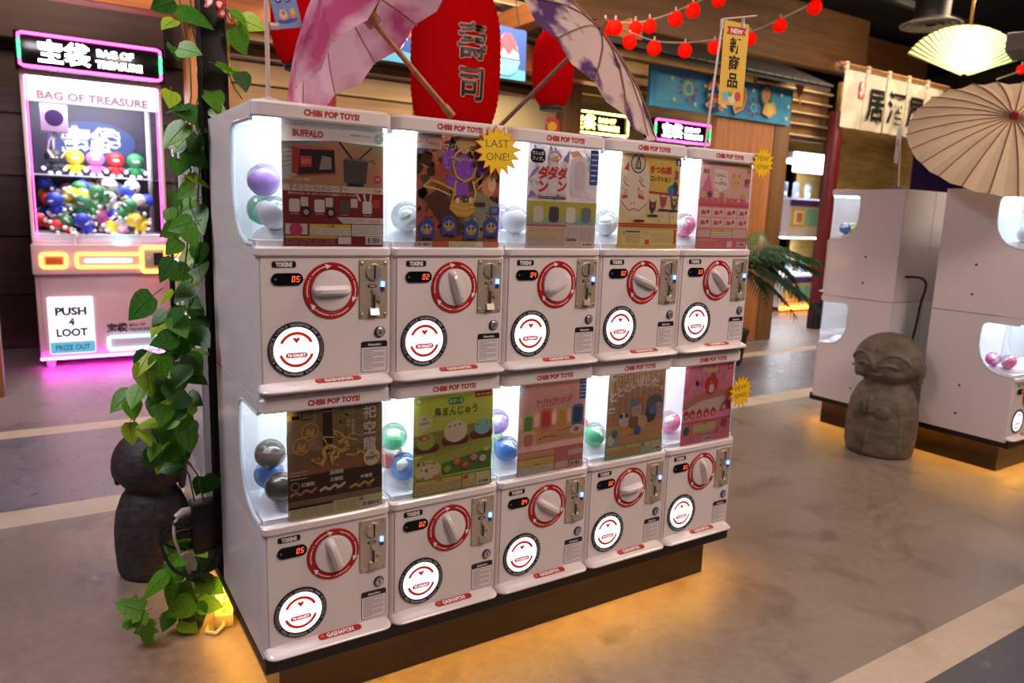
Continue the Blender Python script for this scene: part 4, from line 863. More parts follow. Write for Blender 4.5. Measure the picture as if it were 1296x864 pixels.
def put_leaf(parent, pos, size, ang, tilt, roll, k=None, mesh=None):
    """ang: where the tip points, measured from straight down in the plane that faces the aisle; tilt: how far the blade leans up"""
    o = ob('leaf', mesh or LEAF[k if k is not None else rnd.choice((0, 0, 0, 1, 1, 2, 2, 3))], parent, pos)
    nrm = (Vector((-.25, -.80, .45+tilt))+Vector((rnd.uniform(-.5, .5), rnd.uniform(-.3, .3), rnd.uniform(-.4, .4)))).normalized()
    side = Vector((.95, -.30, 0)); d = Vector((0, 0, -1))*math.cos(ang)+side*math.sin(ang)
    d = (d-nrm*d.dot(nrm)).normalized(); y = nrm.cross(d)
    q = Matrix(((d.x, y.x, nrm.x), (d.y, y.y, nrm.y), (d.z, y.z, nrm.z))).to_quaternion() @ Quaternion((1, 0, 0), roll)
    o.rotation_mode = 'QUATERNION'; o.rotation_quaternion = q; o.scale = (size,)*3
    return d, o
ivy = thing('ivy_garland', 'green artificial ivy garland hanging down the black pole', 'ivy', (-.04, .50, 0))
IV0 = Vector((-.04, .50, 0))
LP = [(205,5),(213,30),(247,23),(300,20),(319,30),(304,52),(222,67),(240,64),(286,86),(299,93),(308,103),(216,125),(224,139),(238,144),(272,127),(277,140),(256,154),(221,171),(229,181),(245,181),(249,188),(226,211),(249,201),
 (240,232),(222,253),(252,229),(234,243),(216,274),(249,279),(215,292),(228,285),(219,313),(252,321),(210,342),(252,343),(227,346),(233,371),(210,377),(177,389),(201,402),(221,401),(228,413),(246,383),(249,398),(255,413),(198,416),(207,431),(219,435),(231,443),(252,446),(255,428),(180,461),(204,464),(189,473),(216,470),(237,461),(246,461),
 (182,460),(187,480),(204,490),(224,488),(250,480),(242,465),(153,508),(172,501),(199,498),(168,518),(197,515),(216,498),(227,508),(246,506),(166,549),(191,536),(185,554),(224,524),(222,544),(206,526),(232,534),(194,572),(191,581),(204,587),(216,592),(227,580),(239,559),(214,575),(229,562),(206,549),(252,615),(265,613),
 (236,262),(243,301),(236,330),(240,356),(222,420),(240,428),(214,450),(228,475),(210,508),(236,520),(205,560),(240,545),(212,535)]
LS = {(247,23): .085, (249,279): .085, (177,389): .08, (256,154): .075, (221,171): .08, (226,125): .08, (187,480): .085}
ivy_leaves = []
for px, py in LP:
    Y = .50+rnd.uniform(-.10, .03)-(.03 if 380 < py < 600 else 0)
    if px > 262: Y = .47+rnd.uniform(-.02, .02)
    pos = at(px, py, Y); side = -1 if px < 240 else 1
    size = LS.get((px, py), rnd.uniform(.046, .068))
    ang = rnd.uniform(-1.5, .3) if side < 0 else rnd.uniform(-.4, 1.3)
    d, o_ = put_leaf(ivy, (0, 0, 0), size, ang, rnd.uniform(-.2, .5), rnd.uniform(-.5, .5))
    o_.location = pos-d*size*.45-IV0
st = [(228, -5, .50), (232, 40, .50), (244, 80, .49), (240, 120, .49), (232, 170, .48), (240, 215, .48), (238, 270, .48), (240, 320, .47), (232, 370, .47), (225, 420, .46), (215, 470, .45), (212, 520, .45), (220, 570, .45), (236, 600, .46), (248, 635, .47)]
for dx, dy in ((0, 0), (10, .012)):
    b = MB(); b.tube([at(x+dx+rnd.uniform(-4, 4), y, Y+dy)-IV0 for x, y, Y in st], .0022, M_STEM, 5); b.build('vine_stem', ivy)
b = MB(); b.tube([at(x, y, .47)-IV0 for x, y in ((283, -2), (286, 40), (290, 70), (288, 90), (297, 112), (307, 126))], .0015, M_STEM, 5); b.build('vine_stem', ivy)
# butterflies
def butterfly(px, py, rz, tilt, label):
    t = thing('butterfly_clip', label, 'butterfly', at(px, py, .44), (tilt, .1, rz), group='butterflies on the ivy')
    MR = noisy('butterfly_red' if 'butterfly_red' not in MATS else 'butterfly_red2', S(190, 30, 30), S(120, 16, 20), (60, 60, 60), .5); MP = mat('butterfly_pink', S(232, 180, 170), .5)
    for s_ in (-1, 1):
        b = MB(); w = [(0, .002), (.006, .016), (.020, .020), (.027, .012), (.022, .002), (.024, -.010), (.014, -.016), (.004, -.008)]
        M = Matrix.Rotation(s_*.35, 4, 'Y') if s_ > 0 else Matrix.Rotation(-.35, 4, 'Y')
        b.prism([(s_*x, y) for x, y in w], 'z', 0, .0008, MR, M); b.flat([(s_*(x*.55+.004), y*.55) for x, y in w], .0011 if s_ > 0 else .0011, MP, M); b.build('wing', t, smooth=0)
    b = MB(); b.tube([(0, -.012, .002), (0, 0, .003), (0, .012, .002)], [.0012, .0022, .0014], M_BLACK, 6); b.build('body', t)
butterfly(287, 17, .5, 1.1, 'red and pink butterfly lower down on the ivy at the pole top'); butterfly(271, 3, -.4, 1.0, 'red and pink butterfly at the very top of the ivy')

# potted plant at the foot of the pole
pp = atz(244, 797, 0); pp = Vector((pp.x, pp.y+.02, 0))
pt = thing('potted_plant', 'small leafy plant in a dark pot on the floor by the plinth', 'plant', pp)
b = MB(); b.lathe([(.026, 0), (.030, .004), (.037, .055), (.040, .058), (.040, .066), (.035, .066), (.034, .056), (.001, .054)], 20, mat('pot_dark', S(44, 32, 28), .5)); b.build('pot', pt)
for px, py, sz, k in ((216,728,.075,0),(196,741,.08,0),(222,754,.075,0),(227,770,.075,0),(260,715,.065,1),(262,739,.06,1),(271,743,.06,1),(258,757,.06,1),(266,765,.065,0),(253,774,.055,1),(240,792,.055,0),(211,787,.05,1),(240,686,.06,0),(253,695,.06,2),(216,693,.05,0),(222,708,.055,0),(248,728,.06,1),(236,748,.06,0)):
    tgt = at(px, py, pp.y-.02+rnd.uniform(-.03, .03)); ang = rnd.uniform(-1.4, -.3) if px < 238 else rnd.uniform(.2, 1.5)
    d, o_ = put_leaf(pt, (0, 0, 0), sz, ang, rnd.uniform(.0, .5), rnd.uniform(-.4, .4), k); base = tgt-d*sz*.45-pp
    o_.location = base
    b = MB(); b.tube([(rnd.uniform(-.01, .01), rnd.uniform(-.01, .01), .05), (base.x*.4, base.y*.4, .05+(base.z-.05)*.7+.01), tuple(base)], .0014, M_STEM, 4); b.build('stalk', pt)
for px, py, a in ((180, 776, -1.0), (184, 788, .15), (176, 772, -2.0)):
    put_leaf(pt, at(px, py, pp.y-.05)-pp, .062, a, .1, .1, mesh=LOB)
b = MB(); b.tube([(-.02, 0, .055), (-.05, -.01, .06), atz(205, 780, .02)-pp, atz(186, 788, .025)-pp], .0015, M_STEM, 4); b.build('stalk', pt)

# ---------------------------------------------------------------- stone statues
def statue_mesh(name, m):
    b = MB(); K = M_BLACK
    prof = [(.135, 0), (.150, .006), (.157, .03), (.163, .12), (.162, .20), (.152, .28), (.128, .345), (.10, .385), (.06, .41)]
    b.lathe(prof, 40, K, Matrix.Scale(.94, 4, (0, 1, 0)))
    b.ball((0, .0, .495), (.158, .150, .142), K, None, 36, 20)
    def hs(x, z, p=.002): return (x, -.150*math.sqrt(max(.02, 1-(x/.158)**2-((z-.495)/.142)**2))-p, z)
    for s_ in (-1, 1):   # long ears, sleeves, praying hands, brows, closed eyes, cheeks
        b.ball((s_*.152, .012, .462), (.018, .030, .056), K, None, 12, 8); b.ball((s_*.148, .010, .405), (.015, .019, .024), K, None, 10, 7)
        b.ball((s_*.011, -.166, .285), (.013, .024, .056), K, None, 14, 10); b.ball((s_*.050, -.134, .240), (.042, .026, .036), K, None, 14, 9)
        b.tube([hs(s_*(.012+.062*(1-math.cos(a))), .478+.062*math.sin(a), .003) for a in [i*PI*.92/12 for i in range(13)]], .0085, K, 6)
        b.tube([hs(s_*x, z, .002) for x, z in ((.030, .478), (.052, .488), (.078, .486), (.098, .474))], .0075, K, 6)
        b.ball(hs(s_*.070, .438, -.030), (.048, .042, .036), K, None, 14, 9)
    b.ball(hs(0, .476, .0), (.014, .016, .028), K, None, 10, 8); b.ball(hs(0, .432, -.002), (.030, .012, .008), K, None, 10, 6)
    b.ball(hs(0, .560, 0), (.012, .010, .012), K, None, 10, 6)
    b.tube([(.0, -.157, .02), (.0, -.160, .12), (.01, -.155, .20)], .006, K, 6)
    b.tube([(-.10, -.10, .30), (-.125, -.09, .20), (-.128, -.088, .05)], .008, K, 6); b.tube([(.10, -.10, .30), (.125, -.09, .20), (.128, -.088, .05)], .008, K, 6)
    o = b.build('tmp'); md = o.modifiers.new('r', 'REMESH'); md.mode = 'VOXEL'; md.voxel_size = .0045
    sm = o.modifiers.new('s', 'SMOOTH'); sm.factor = .5; sm.iterations = 2
    me = bpy.data.meshes.new_from_object(o.evaluated_get(bpy.context.evaluated_depsgraph_get())); bpy.data.objects.remove(o)
    me.materials.clear(); me.materials.append(m); me.shade_smooth(); me.name = name
    return me
M_ST = noisy('statue_stone', S(92, 84, 70), S(118, 108, 92), (16, 16, 30), .7, .25, 6)
M_ST2 = noisy('statue_dark', S(44, 38, 38), S(66, 58, 58), (30, 30, 60), .6, .25, 6)
sm_ = statue_mesh('monk_statue', M_ST)
o = ob('monk_statue', sm_, None, (3.315, .545, 0), (0, 0, -PI/2+.12)); o.scale = (1.06, 1.06, 1.0)
tag(o, 'grey stone monk statue with praying hands in front of the far machines', 'statue')
sm2 = sm_.copy(); sm2.materials.clear(); sm2.materials.append(M_ST2)
o = ob('monk_statue', sm2, None, (-.115, .93, 0), (0, 0, -.6+PI)); o.scale = (.70, .70, .735)
tag(o, 'dark brown stone statue behind the ivy at the left of the machines', 'statue')

# ---------------------------------------------------------------- parasols
def parasol(name, label, tip, axis, rad, h, n, canopy, ribm, L, ribs_out=True, scallop=0.0, roll=0.0, hubcol=None, inner=None, pleat=0.004, panels=False):
    """local +Z is the axis; the tip is at z=h, the rim at z=0, the handle runs down to z=h-L"""
    tip = Vector(tip); axis = Vector(axis).normalized()
    t = thing(name, label, 'parasol', tip-axis*h)
    t.rotation_mode = 'QUATERNION'; t.rotation_quaternion = axis.to_track_quat('Z', 'Y') @ Quaternion((0, 0, 1), roll)
    prof = lambda s_: (rad*s_, h*(1-s_)**.92*(1-.10*math.sin(PI*s_)*0) + .02*math.sin(PI*s_))
    def canopy_ring(s_, off):
        ring = []
        for i in range(2*n):
            r_, z = prof(s_)
            if i % 2: r_ *= 1-scallop*s_; z += -pleat*s_*3+off
            else: z += off
            a = PI*i/n; ring.append((r_*math.cos(a), r_*math.sin(a), z))
        return ring
    b = MB(); b.loft([canopy_ring(s_, 0) for s_ in (.03, .15, .3, .45, .6, .75, .9, 1.0)], canopy, None, caps=False)
    b.build('canopy', t, smooth=12)
    off = .003 if ribs_out else -.004
    for i in range(n):
        a = 2*PI*i/n; b = MB()
        b.tube([((rad*s_*1.012)*math.cos(a), (rad*s_*1.012)*math.sin(a), prof(min(1, s_))[1]+off) for s_ in (.04, .3, .55, .8, 1.0)], .0026*rad/.4, ribm, 4); b.build('rib', t)
    for i in range(n):
        a = 2*PI*i/n; b = MB(); r_, z = prof(.52)
        b.tube([(.012*math.cos(a), .012*math.sin(a), h*.40-.03), (r_*math.cos(a), r_*math.sin(a), z-.004)], .0018, ribm, 4); b.build('stretcher', t)
    b = MB(); b.lathe([(.020, h-.016), (.021, h+.004), (.016, h+.014), (.010, h+.03), (.001, h+.032)], 16, hubcol or ribm); b.build('tip', t)
    b = MB(); b.lathe([(.015, h*.40-.05), (.018, h*.40-.045), (.018, h*.40-.02), (.015, h*.40-.015)], 14, ribm); b.build('runner', t)
    b = MB(); b.lathe([(.0085, h-L), (.0095, h-L+.003), (.0095, h-L+.03), (.0065, h-L+.032), (.0065, h)], 12, ribm); b.build('handle', t)
    return t
M_BAM = noisy('bamboo', S(150, 104, 64), S(178, 130, 84), (6, 6, 40), .5)
M_BAMD = noisy('bamboo_dark', S(116, 70, 46), S(140, 90, 60), (6, 6, 40), .5)
M_PINKC = thin('pink_paper', S(228, 190, 198), .5, S(190, 84, 126), 7, lo=.42, hi=.62)
M_WHC = thin('white_paper', S(214, 196, 190), .4, S(96, 68, 118), 6.5, lo=.47, hi=.55)
M_BGC = thin('beige_paper', S(222, 204, 174), .4, S(204, 182, 150), 5, lo=.35, hi=.75)
# pink one lies open towards the camera, its handle end on the header of the second machine
pa = Vector((-.626, .275, .73)).normalized(); ph = Vector((.452, .006, 1.385))
parasol('pink_parasol', 'pink flowered paper parasol lying open above the leftmost machine', ph+pa*.40, pa, .275, .16, 12, M_PINKC, M_BAM, .40, False, .05, .1, pleat=.006)
wa = Vector((.442, -.591, .677)).normalized(); wt = Vector((1.013, .2, 1.700))
parasol('white_parasol', 'white and purple paper parasol tilted above the middle machines', wt, wa, .345, .08, 16, M_WHC, M_BAMD, .465, True, .02, .2)
ba = Vector((-.54, -.43, .72)).normalized(); bt = at(1283, 148, .17)
parasol('beige_parasol', 'plain beige paper parasol with dark ribs on the far machines', bt, ba, .42, .10, 24, M_BGC, M_BAMD, .40, True, .01, 0, mat('hub_red', S(130, 26, 30), .5))

# ---------------------------------------------------------------- flags standing on the machines
def flag(name, label, base, top, lean_to, cloth, corners, decor, polem, pole_r=.004):
    t = thing(name, label, 'flag', base)
    B = Vector(base)
    b = MB(); b.tube([(0, 0, 0), Vector(top)-B], pole_r, polem, 8); b.build('pole', t)
    if lean_to is not None:
        b = MB(); b.tube([Vector(top)-B, Vector(lean_to)-B], pole_r*.8, polem, 6); b.build('cross_bar', t)
    if decor is None: return t
    return t
M_POLEW = mat('pole_white', S(216, 196, 186), .4)
def cloth_sheet(parent, name, o, xdir, ydir, w, h, base, draw, B):
    x = Vector(xdir).normalized(); y = Vector(ydir); y = (y-x*y.dot(x)).normalized(); z = x.cross(y)
    M = Matrix(((x.x, y.x, z.x, o.x-B.x), (x.y, y.y, z.y, o.y-B.y), (x.z, y.z, z.z, o.z-B.z), (0, 0, 0, 1)))
    p = Poster.__new__(Poster); p.k = w/100.0; p.w = w; p.h = h; p.mb = MB(); p.n = 0; p.M = M
    p.mb.prism([(0, 0), (w, 0), (w, h), (0, h)], 'z', -.0006, 0, ink(base), M)
    p.P = lambda pts, c: (p.mb.flat([(a*p.k, b_*p.k) for a, b_ in pts], p.z(), ink(c), p.M), p)[1]
    draw(p); return p.mb.build(name, parent, smooth=0)
def d_card(p):
    p.E(30, 100, 13, (40, 70, 150)).E(30, 102, 7, WHT).E(66, 100, 15, (40, 70, 150), 12).E(62, 102, 8, WHT).E(74, 101, 6, WHT)
    p.P([(8, 30), (92, 34), (80, 22), (40, 16), (14, 22)], (50, 80, 160)).E(36, 42, 18, (236, 170, 70), 14).E(36, 50, 15, (240, 220, 200), 16).E(38, 54, 8, (176, 120, 90)).E(74, 42, 14, (226, 130, 130), 10).E(74, 56, 10, (240, 214, 60), 12)
f0 = Vector((.041, .016, 1.376)); ftop = at(336, -30, .016)
t = flag('card_flag', 'white pole with a small blue picture card above the leftmost machine', f0, ftop, None, None, None, None, M_POLEW, .0045)
c0 = at(351, 37, .016); cloth_sheet(t, 'card', c0, at(384, 34, .02)-c0, at(347, -5, .016)-c0, (at(384, 34, .016)-c0).length, .072, (120, 150, 206), d_card, f0)
b = MB(); b.tube([at(341, 33, .016)-f0, at(352, 33, .016)-f0], .007, M_POLEW, 8); b.build('clip', t)
b = MB(); b.lathe([(.018, 0), (.018, .004), (.006, .007)], 16, M_POLEW); b.build('suction_foot', t)
f1 = Vector((at(892, 185, .06).x, .06, 1.376)); yt = at(915, 24, .06)
t = flag('yellow_flag', 'yellow hanging flag with black characters on a pole above the rightmost machines', f1, yt, at(958, 20, .02), None, None, None, M_POLEW, .0035)
def d_new(p):
    p.speck(16, 2, 2, 98, 240, ((240, 226, 120), (226, 180, 40)), 2, 5, 1)
    p.P([(10, 202), (90, 206), (84, 216), (92, 229), (12, 225), (18, 213)], (178, 36, 60)).T('NEW', 52, 215, 18, WHT, w=50, bold=.05)
    for i, ch in enumerate('新商品'): p.T(ch, 50, 172-i*50, 46, (46, 34, 34), bold=.03)
    p.E(24, 24, 13, (120, 170, 200), 14).E(52, 20, 14, (236, 226, 200), 15).E(76, 28, 13, (200, 60, 60), 14).E(44, 32, 10, (70, 150, 110), 8)
y0 = at(911, 119, .052); yw = (at(938, 133, .045)-y0); yh = (at(915, 31, .052)-y0)
cloth_sheet(t, 'cloth', at(909, 131, .052), (1, -.08, 0), (0, 0, 1), .098, .236, (236, 196, 40), d_new, f1)
for px in (914, 941):
    b = MB(); q0, q1 = at(px, 22 if px > 930 else 24, .045)-f1, at(px-.5, 36, .045)-f1; b.tube([q0, q1], .005, M_POLEW, 8); b.build('clip', t)
b = MB(); b.lathe([(.018, 0), (.018, .004), (.006, .007)], 16, M_POLEW); b.build('suction_foot', t)
f2 = Vector((at(1137, 240, .80).x, .80, 1.376))
t = flag('small_flag', 'thin pole with a narrow pale flag on top of the far machines', f2, at(1141, 150, .80), None, None, None, None, M_POLEW, .004)
def d_small(p): p.E(50, 60, 26, (230, 190, 60), 22).P([(20, 220), (80, 226), (76, 330), (24, 326)], (206, 90, 60)).E(50, 170, 12, (90, 120, 190))
s0 = at(1131, 206, .795); cloth_sheet(t, 'cloth', s0, at(1139, 207, .795)-s0, at(1137, 158, .795)-s0, .038, .19, (150, 164, 186), d_small, f2)
b = MB(); b.box((-.05, -.02, 0), (.05, .02, .018), mat('flag_base', S(90, 104, 130), .5)); b.build('base', t, bevel=.003)
# ---------------------------------------------------------------- paper lanterns
M_LRED = thin('lantern_red', S(206, 14, 18), .45)
M_LREDB = mat('lantern_cap', S(20, 14, 14), .5)
def lantern(name, label, c, r, h, rings, text=None, group=None):
    t = thing(name, label, 'lantern', (c[0], c[1], c[2]-h/2), group=group)
    prof = []; N = rings*2
    for i in range(N+1):
        u = i/N; s_ = abs(2*u-1); rr = r*(1-s_**3.2*.42); rr *= 1 if i % 2 else .982
        prof.append((rr, u*h))
    b = MB(); b.lathe(prof, 40, M_LRED); b.build('shade', t, smooth=60)
    for z0, z1 in ((-.035*h/.6, .0), (h, h+.035*h/.6)):
        b = MB(); b.lathe([(r*.56, z0), (r*.58, z0+.004), (r*.58, z1-.004), (r*.56, z1)], 28, M_LREDB); b.build('cap', t)
    b = MB(); b.tube([(0, 0, h+.03), (0, 0, h+.9)], .003, M_BLACK, 5); b.build('hanging_cord', t)
    return t
lc = at(577, 70, 1.40); big = lantern('paper_lantern', 'large red paper lantern with two black characters', (lc.x, 1.40, 1.80), .195, .66, 26)
d0 = CAM_P-Vector((lc.x, 1.40, 1.8)); azc = math.atan2(d0.y, d0.x)
b = MB(); out = MB()
def wrap(mb, ch, zc, size, a_off, m, rr, bold):
    vs, fs, x0, x1 = glyphs(ch, bold); o_ = []
    for a, c_ in vs:
        th = a_off+(a-(x0+x1)/2)*size*1.0/rr; z = zc+(c_-.36)*size*1.12
        u = max(0, min(1, z/.66)); s_ = abs(2*u-1); r_ = rr*(1-s_**3.2*.42)
        o_.append((r_*math.cos(th), r_*math.sin(th), z))
    mb.add(o_, fs, m)
aoff = azc+.36
for mb_, m_, rr_, e_ in ((out, mat('char_edge', S(206, 150, 130), .6), .1975, .0065), (b, M_BLACK, .199, .0026)):
    for k in range(8):
        for ch, zc, sz in (('壽', .385, .135), ('司', .222, .13)): wrap(mb_, ch, zc+e_*math.sin(k*PI/4), sz, aoff+e_*math.cos(k*PI/4)/.2, m_, rr_, 0)
out.build('character_outline', big, smooth=0); b.build('characters', big, smooth=0)
sc_ = at(700, 88, 2.2); sl = lantern('paper_lantern', 'smaller red paper lantern behind the white parasol', (sc_.x, 2.2, sc_.z), .125, .42, 22)
b = MB(); b.tube([(0, 0, -.02), (0, 0, -.06)], .002, M_POLEW, 5); b.tube([(0, 0, -.05), (-.05, -.02, -.11)], .002, M_POLEW, 5); b.tube([(0, 0, -.05), (.05, -.02, -.13)], .002, M_POLEW, 5); b.build('tassel', sl)
b = MB(); Mt = Matrix.Translation((-.01, -.03, -.12)) @ Matrix.Rotation(-.5, 4, 'Z') @ FRONT
b.flat([(-.045, -.035), (.045, -.045), (.04, .04), (-.01, .06), (-.04, .04)], 0, mat('tag_red', S(206, 60, 40), .6), Mt); b.flat(circ(.028, 20), .001, mat('tag_yellow', S(232, 190, 40), .6), Mt); b.build('tag', sl, smooth=0)
ll = at(366, 40, 2.0); lantern('paper_lantern', 'red paper lantern mostly hidden behind the pink parasol', (ll.x+.05, 2.0, ll.z+.06), .13, .40, 20)
rp = at(408, 120, 3.4); rpv = MB(); rpv.lathe([(.09, 0), (.09, 2.3)], 20, mat('red_post', S(120, 20, 22), .45))
struct(rpv.build('red_post', None, (rp.x, 3.4, 0)), 'dark red round post behind the pink parasol')

# string of little red lanterns
M_SRED = thin('string_red', S(216, 30, 20), .5); M_BULB = glow('bulb_orange', (1, .35, .08, 1), 9)
WIRE = mat('string_wire', S(160, 146, 132), .5)
ORD = ['first', 'second', 'third', 'fourth', 'fifth', 'sixth', 'seventh', 'eighth', 'ninth']
def string(pts, balls, Y, label, bl):
    cable('light_string', [at(x, y, Y) for x, y in pts], .006, WIRE, label, 5, 6)
    for k, (x, y, r) in enumerate(balls):
        t = thing('ball_lantern', bl if len(balls) == 1 else ORD[k]+' red ball lantern from the left on the '+bl, 'string lantern', at(x, y, Y)-Vector((0, 0, r)), group='balls on the '+label.split(' of ')[0])
        b = MB(); b.lathe([(r*.25, 0), (r*.7, r*.22), (r*.95, r*.6), (r, r), (r*.95, r*1.4), (r*.7, r*1.78), (r*.25, 2*r)], 14, M_SRED); b.build('shade', t)
        b = MB(); b.lathe([(.012, r*.55), (.014, r), (.008, r*1.6)], 8, M_BULB); b.build('bulb', t)
        b = MB(); b.tube([(0, 0, 2*r), (0, 0, 2*r+.03)], .006, WIRE, 5); b.build('hook', t)
string([(776, 28), (804, 29), (835, 22), (868, 9), (905, -8)], [(766, 35, .052), (804, 36, .05), (822, 33, .05), (855, 24, .055), (877, 13, .055), (910, -1, .055)], 2.7, 'upper string of red ball lanterns above the stall roof', 'upper string over the stall')
string([(776, 30), (800, 42), (830, 52), (865, 54), (905, 50), (950, 40), (985, 25), (1032, 2)], [(779, 35, .05), (797, 53, .05), (828, 61, .052), (867, 64, .052), (904, 60, .05), (949, 49, .052), (987, 32, .055), (1031, 9, .06)], 2.65, 'lower string of red ball lanterns above the festival banner', 'lower string near the festival banner')
string([(1262, 100), (1280, 94), (1300, 86)], [(1293, 88, .045)], 2.2, 'short string light above the beige parasol', 'red ball lantern at the right edge above the beige parasol')

# ---------------------------------------------------------------- banners
def banner(name, label, px0, py0, w, h, Y, base, draw, z=None):
    o = at(px0, py0, Y); p = Poster.__new__(Poster); p.k = w/100.0; p.n = 0; p.mb = MB(); p.M = FRONT
    x0 = MB()
    # gently waving cloth backing
    N = 24; vs = []; 
    for i in range(N+1):
        for zz in (0, h): vs.append((w*i/N, .012*math.sin(i*.9)+.004, zz))
    p.mb.add(vs, [(2*i, 2*i+2, 2*i+3, 2*i+1) for i in range(N)], ink(base))
    p.mb.box((0, .018, 0), (w, .020, h), ink(base))
    p.z = lambda: (setattr(p, 'n', p.n+1), .012+.0004*p.n)[1]
    p.P = lambda pts, c: (p.mb.flat([(a*p.k, b_*p.k) for a, b_ in pts], p.z(), ink(c), p.M), p)[1]
    draw(p); return tag(p.mb.build(name, None, o, smooth=0), label, 'banner')
def d_fest(p):
    p.R(0, 0, 100, 18, (40, 138, 176)).R(4, 3, 24, 14, (62, 160, 190))
    r = random.Random(2)
    for cx, cy, R, c in ((24, 10, 6, (226, 220, 60)), (70, 6, 4, (90, 190, 190))):
        for k in range(14):
            a = 2*PI*k/14; c2 = (200, 60, 60) if k % 2 else (40, 70, 150)
            p.L([(cx+R*.35*math.cos(a), cy+R*.35*math.sin(a)), (cx+R*.6*math.cos(a), cy+R*.6*math.sin(a))], .7, c).L([(cx+R*.75*math.cos(a), cy+R*.75*math.sin(a)), (cx+R*1.1*math.cos(a), cy+R*1.1*math.sin(a))], .8, c2)
    p.T('祭', 43, 9, 15.5, (30, 60, 90), bold=.10).T('り', 58.5, 9, 15.5, (30, 60, 90), bold=.10).T('祭', 43, 9, 15, (238, 226, 206), bold=.07).T('り', 58.5, 9, 15, (238, 226, 206), bold=.07).T('祭', 43, 9, 15, (226, 110, 40), bold=.035).T('り', 58.5, 9, 15, (226, 110, 40), bold=.035)
    p.E(78, 13, 4.6, (40, 90, 50), 5.4).E(78, 13, 3.2, (196, 130, 90), 4).P([(76, 4), (82, 2), (87, 5), (85, 10), (78, 9)], (236, 180, 60)).E(82, 6, 2.6, (246, 220, 90))
    for x, y in ((12, 13), (14, 4), (28, 3), (34, 12), (90, 14), (96, 9), (68, 14), (95, 3)): p.P([(x+(1.4 if k % 2 == 0 else .6)*math.cos(PI/2+k*PI/5), y+(1.4 if k % 2 == 0 else .6)*math.sin(PI/2+k*PI/5)) for k in range(10)], (236, 206, 60))
banner('festival_banner', 'blue festival banner with orange characters and fireworks under the stall roof', 820, 133, 1.83, .335, 3.248, (44, 146, 184), d_fest)
def d_ice(p):
    p.R(0, 0, 100, 30, (34, 66, 130)).P([(0, 0), (100, 0), (100, 6), (70, 9), (40, 4), (0, 8)], (60, 150, 190)).R(0, 20, 62, 30, (220, 226, 230))
    for i, ch in enumerate('かき氷'): p.T(ch, 12+i*22, 17, 22, (240, 236, 230), bold=.10).T(ch, 12+i*22, 17, 21, (216, 70, 40), bold=.04)
    p.P([(76, 12), (78, 20), (83, 26), (88, 26), (93, 20), (95, 12)], (236, 226, 226)).P([(77, 16), (80, 22), (84, 27), (88, 27), (92, 22), (94, 16), (90, 18), (87, 14), (83, 18), (80, 14)], (196, 60, 80)).P([(75, 12), (96, 12), (93, 5), (88, 2), (82, 2), (78, 5)], (90, 180, 206)).L([(75, 12), (96, 12)], .8, (30, 50, 90))
ib = banner('shaved_ice_banner', 'navy banner with a bowl of shaved ice behind the large lantern', 476, 75, 1.16, .36, 3.2, (34, 60, 124), d_ice)
for x in (.05, 1.11): MB().tube([(x, .01, .36), (x, .09, .64)], .004, M_BLACK, 5).build('cord', ib)
# small pennant
b = MB(); b.prism([(0, .12), (.16, .10), (.12, -.10)], 'y', 0, .003, mat('pennant', S(214, 150, 80), .7))
tag(b.build('pennant', None, at(1004, 118, 3.30)), 'small orange pennant at the corner of the stall roof', 'pennant')
# noren curtain: five cloth panels on a rod
nr = thing('noren_curtain', 'white cloth curtain with large black characters by the red column', 'curtain', at(1062, 160, 3.5))
M_NOR = thin('noren_cloth', S(226, 214, 194), .3, S(206, 192, 170), 3)
pw = .40; hts = .60
for i in range(5):
    x = i*pw; b = MB(); N = 8; vs = []
    for k in range(N+1):
        for z in (0, hts*.5, hts): vs.append((x+.006+(pw-.012)*k/N, .014*math.sin(k*.9+i*1.7)*(1-z/hts*.7), z))
    b.add(vs, [f for k in range(N) for f in ((3*k, 3*k+3, 3*k+4, 3*k+1), (3*k+1, 3*k+4, 3*k+5, 3*k+2))], M_NOR)
    pan = b.build('cloth_panel', nr, smooth=60)
    q = MB(); Mq = front(x+pw/2, hts*.46, -.022)
    if 0 < i < 4: q.text('居酒屋'[i-1], .34, 0, M_BLACK, Mq, bold=.025, sy=1.1)
    elif i == 0:
        q.flat(rrect(.06, .17, .05, .22, .01), 0, mat('seal_red', S(176, 44, 36), .6), Mq); q.text('名', .085, .001, ink(WHT), Mq, .115, .175, bold=.03); q.text('代', .085, .001, ink(WHT), Mq, .115, .09, bold=.03)
    if q.v: q.build('lettering', pan, smooth=0)
    q = MB(); q.box((x+.0, -.012, hts-.005), (x+.05, .012, hts+.075), M_NOR); q.build('loop', nr, smooth=0)
b = MB(); b.tube([(-.1, 0, hts+.05), (5*pw+.1, 0, hts+.05)], .014, M_BAM, 8); b.build('rod', nr)

# ---------------------------------------------------------------- claw machines
M_CBODY = mat('claw_body', S(220, 186, 200), .3, coat=.3)
M_NPINK = glow('neon_pink', (1, .05, .42, 1), 9); M_NGREEN = glow('neon_green', (.05, 1, .16, 1), 6); M_NWHITE = glow('neon_text', (.92, 1, .96, 1), 7)
M_NORANGE = glow('neon_orange', (1, .26, .03, 1), 10); M_NCYAN = glow('neon_cyan', (.25, .95, 1, 1), 5); M_NMAG = glow('neon_magenta', (1, .04, .75, 1), 45); M_NVIO = glow('neon_violet', (.8, .2, 1, 1), 4)
M_NYEL = glow('neon_yellow', (1, .86, .16, 1), 8)
M_BACKL = glow('backlit_white', (.92, .9, 1, 1), 1.6); M_SCREEN = glow('prize_print', S(110, 190, 220), .9); M_CPUR = mat('claw_print', S(52, 26, 84), .5)
M_GLASSC = clear('claw_glass', (.97, .97, 1, 1), .03, .03, .5)
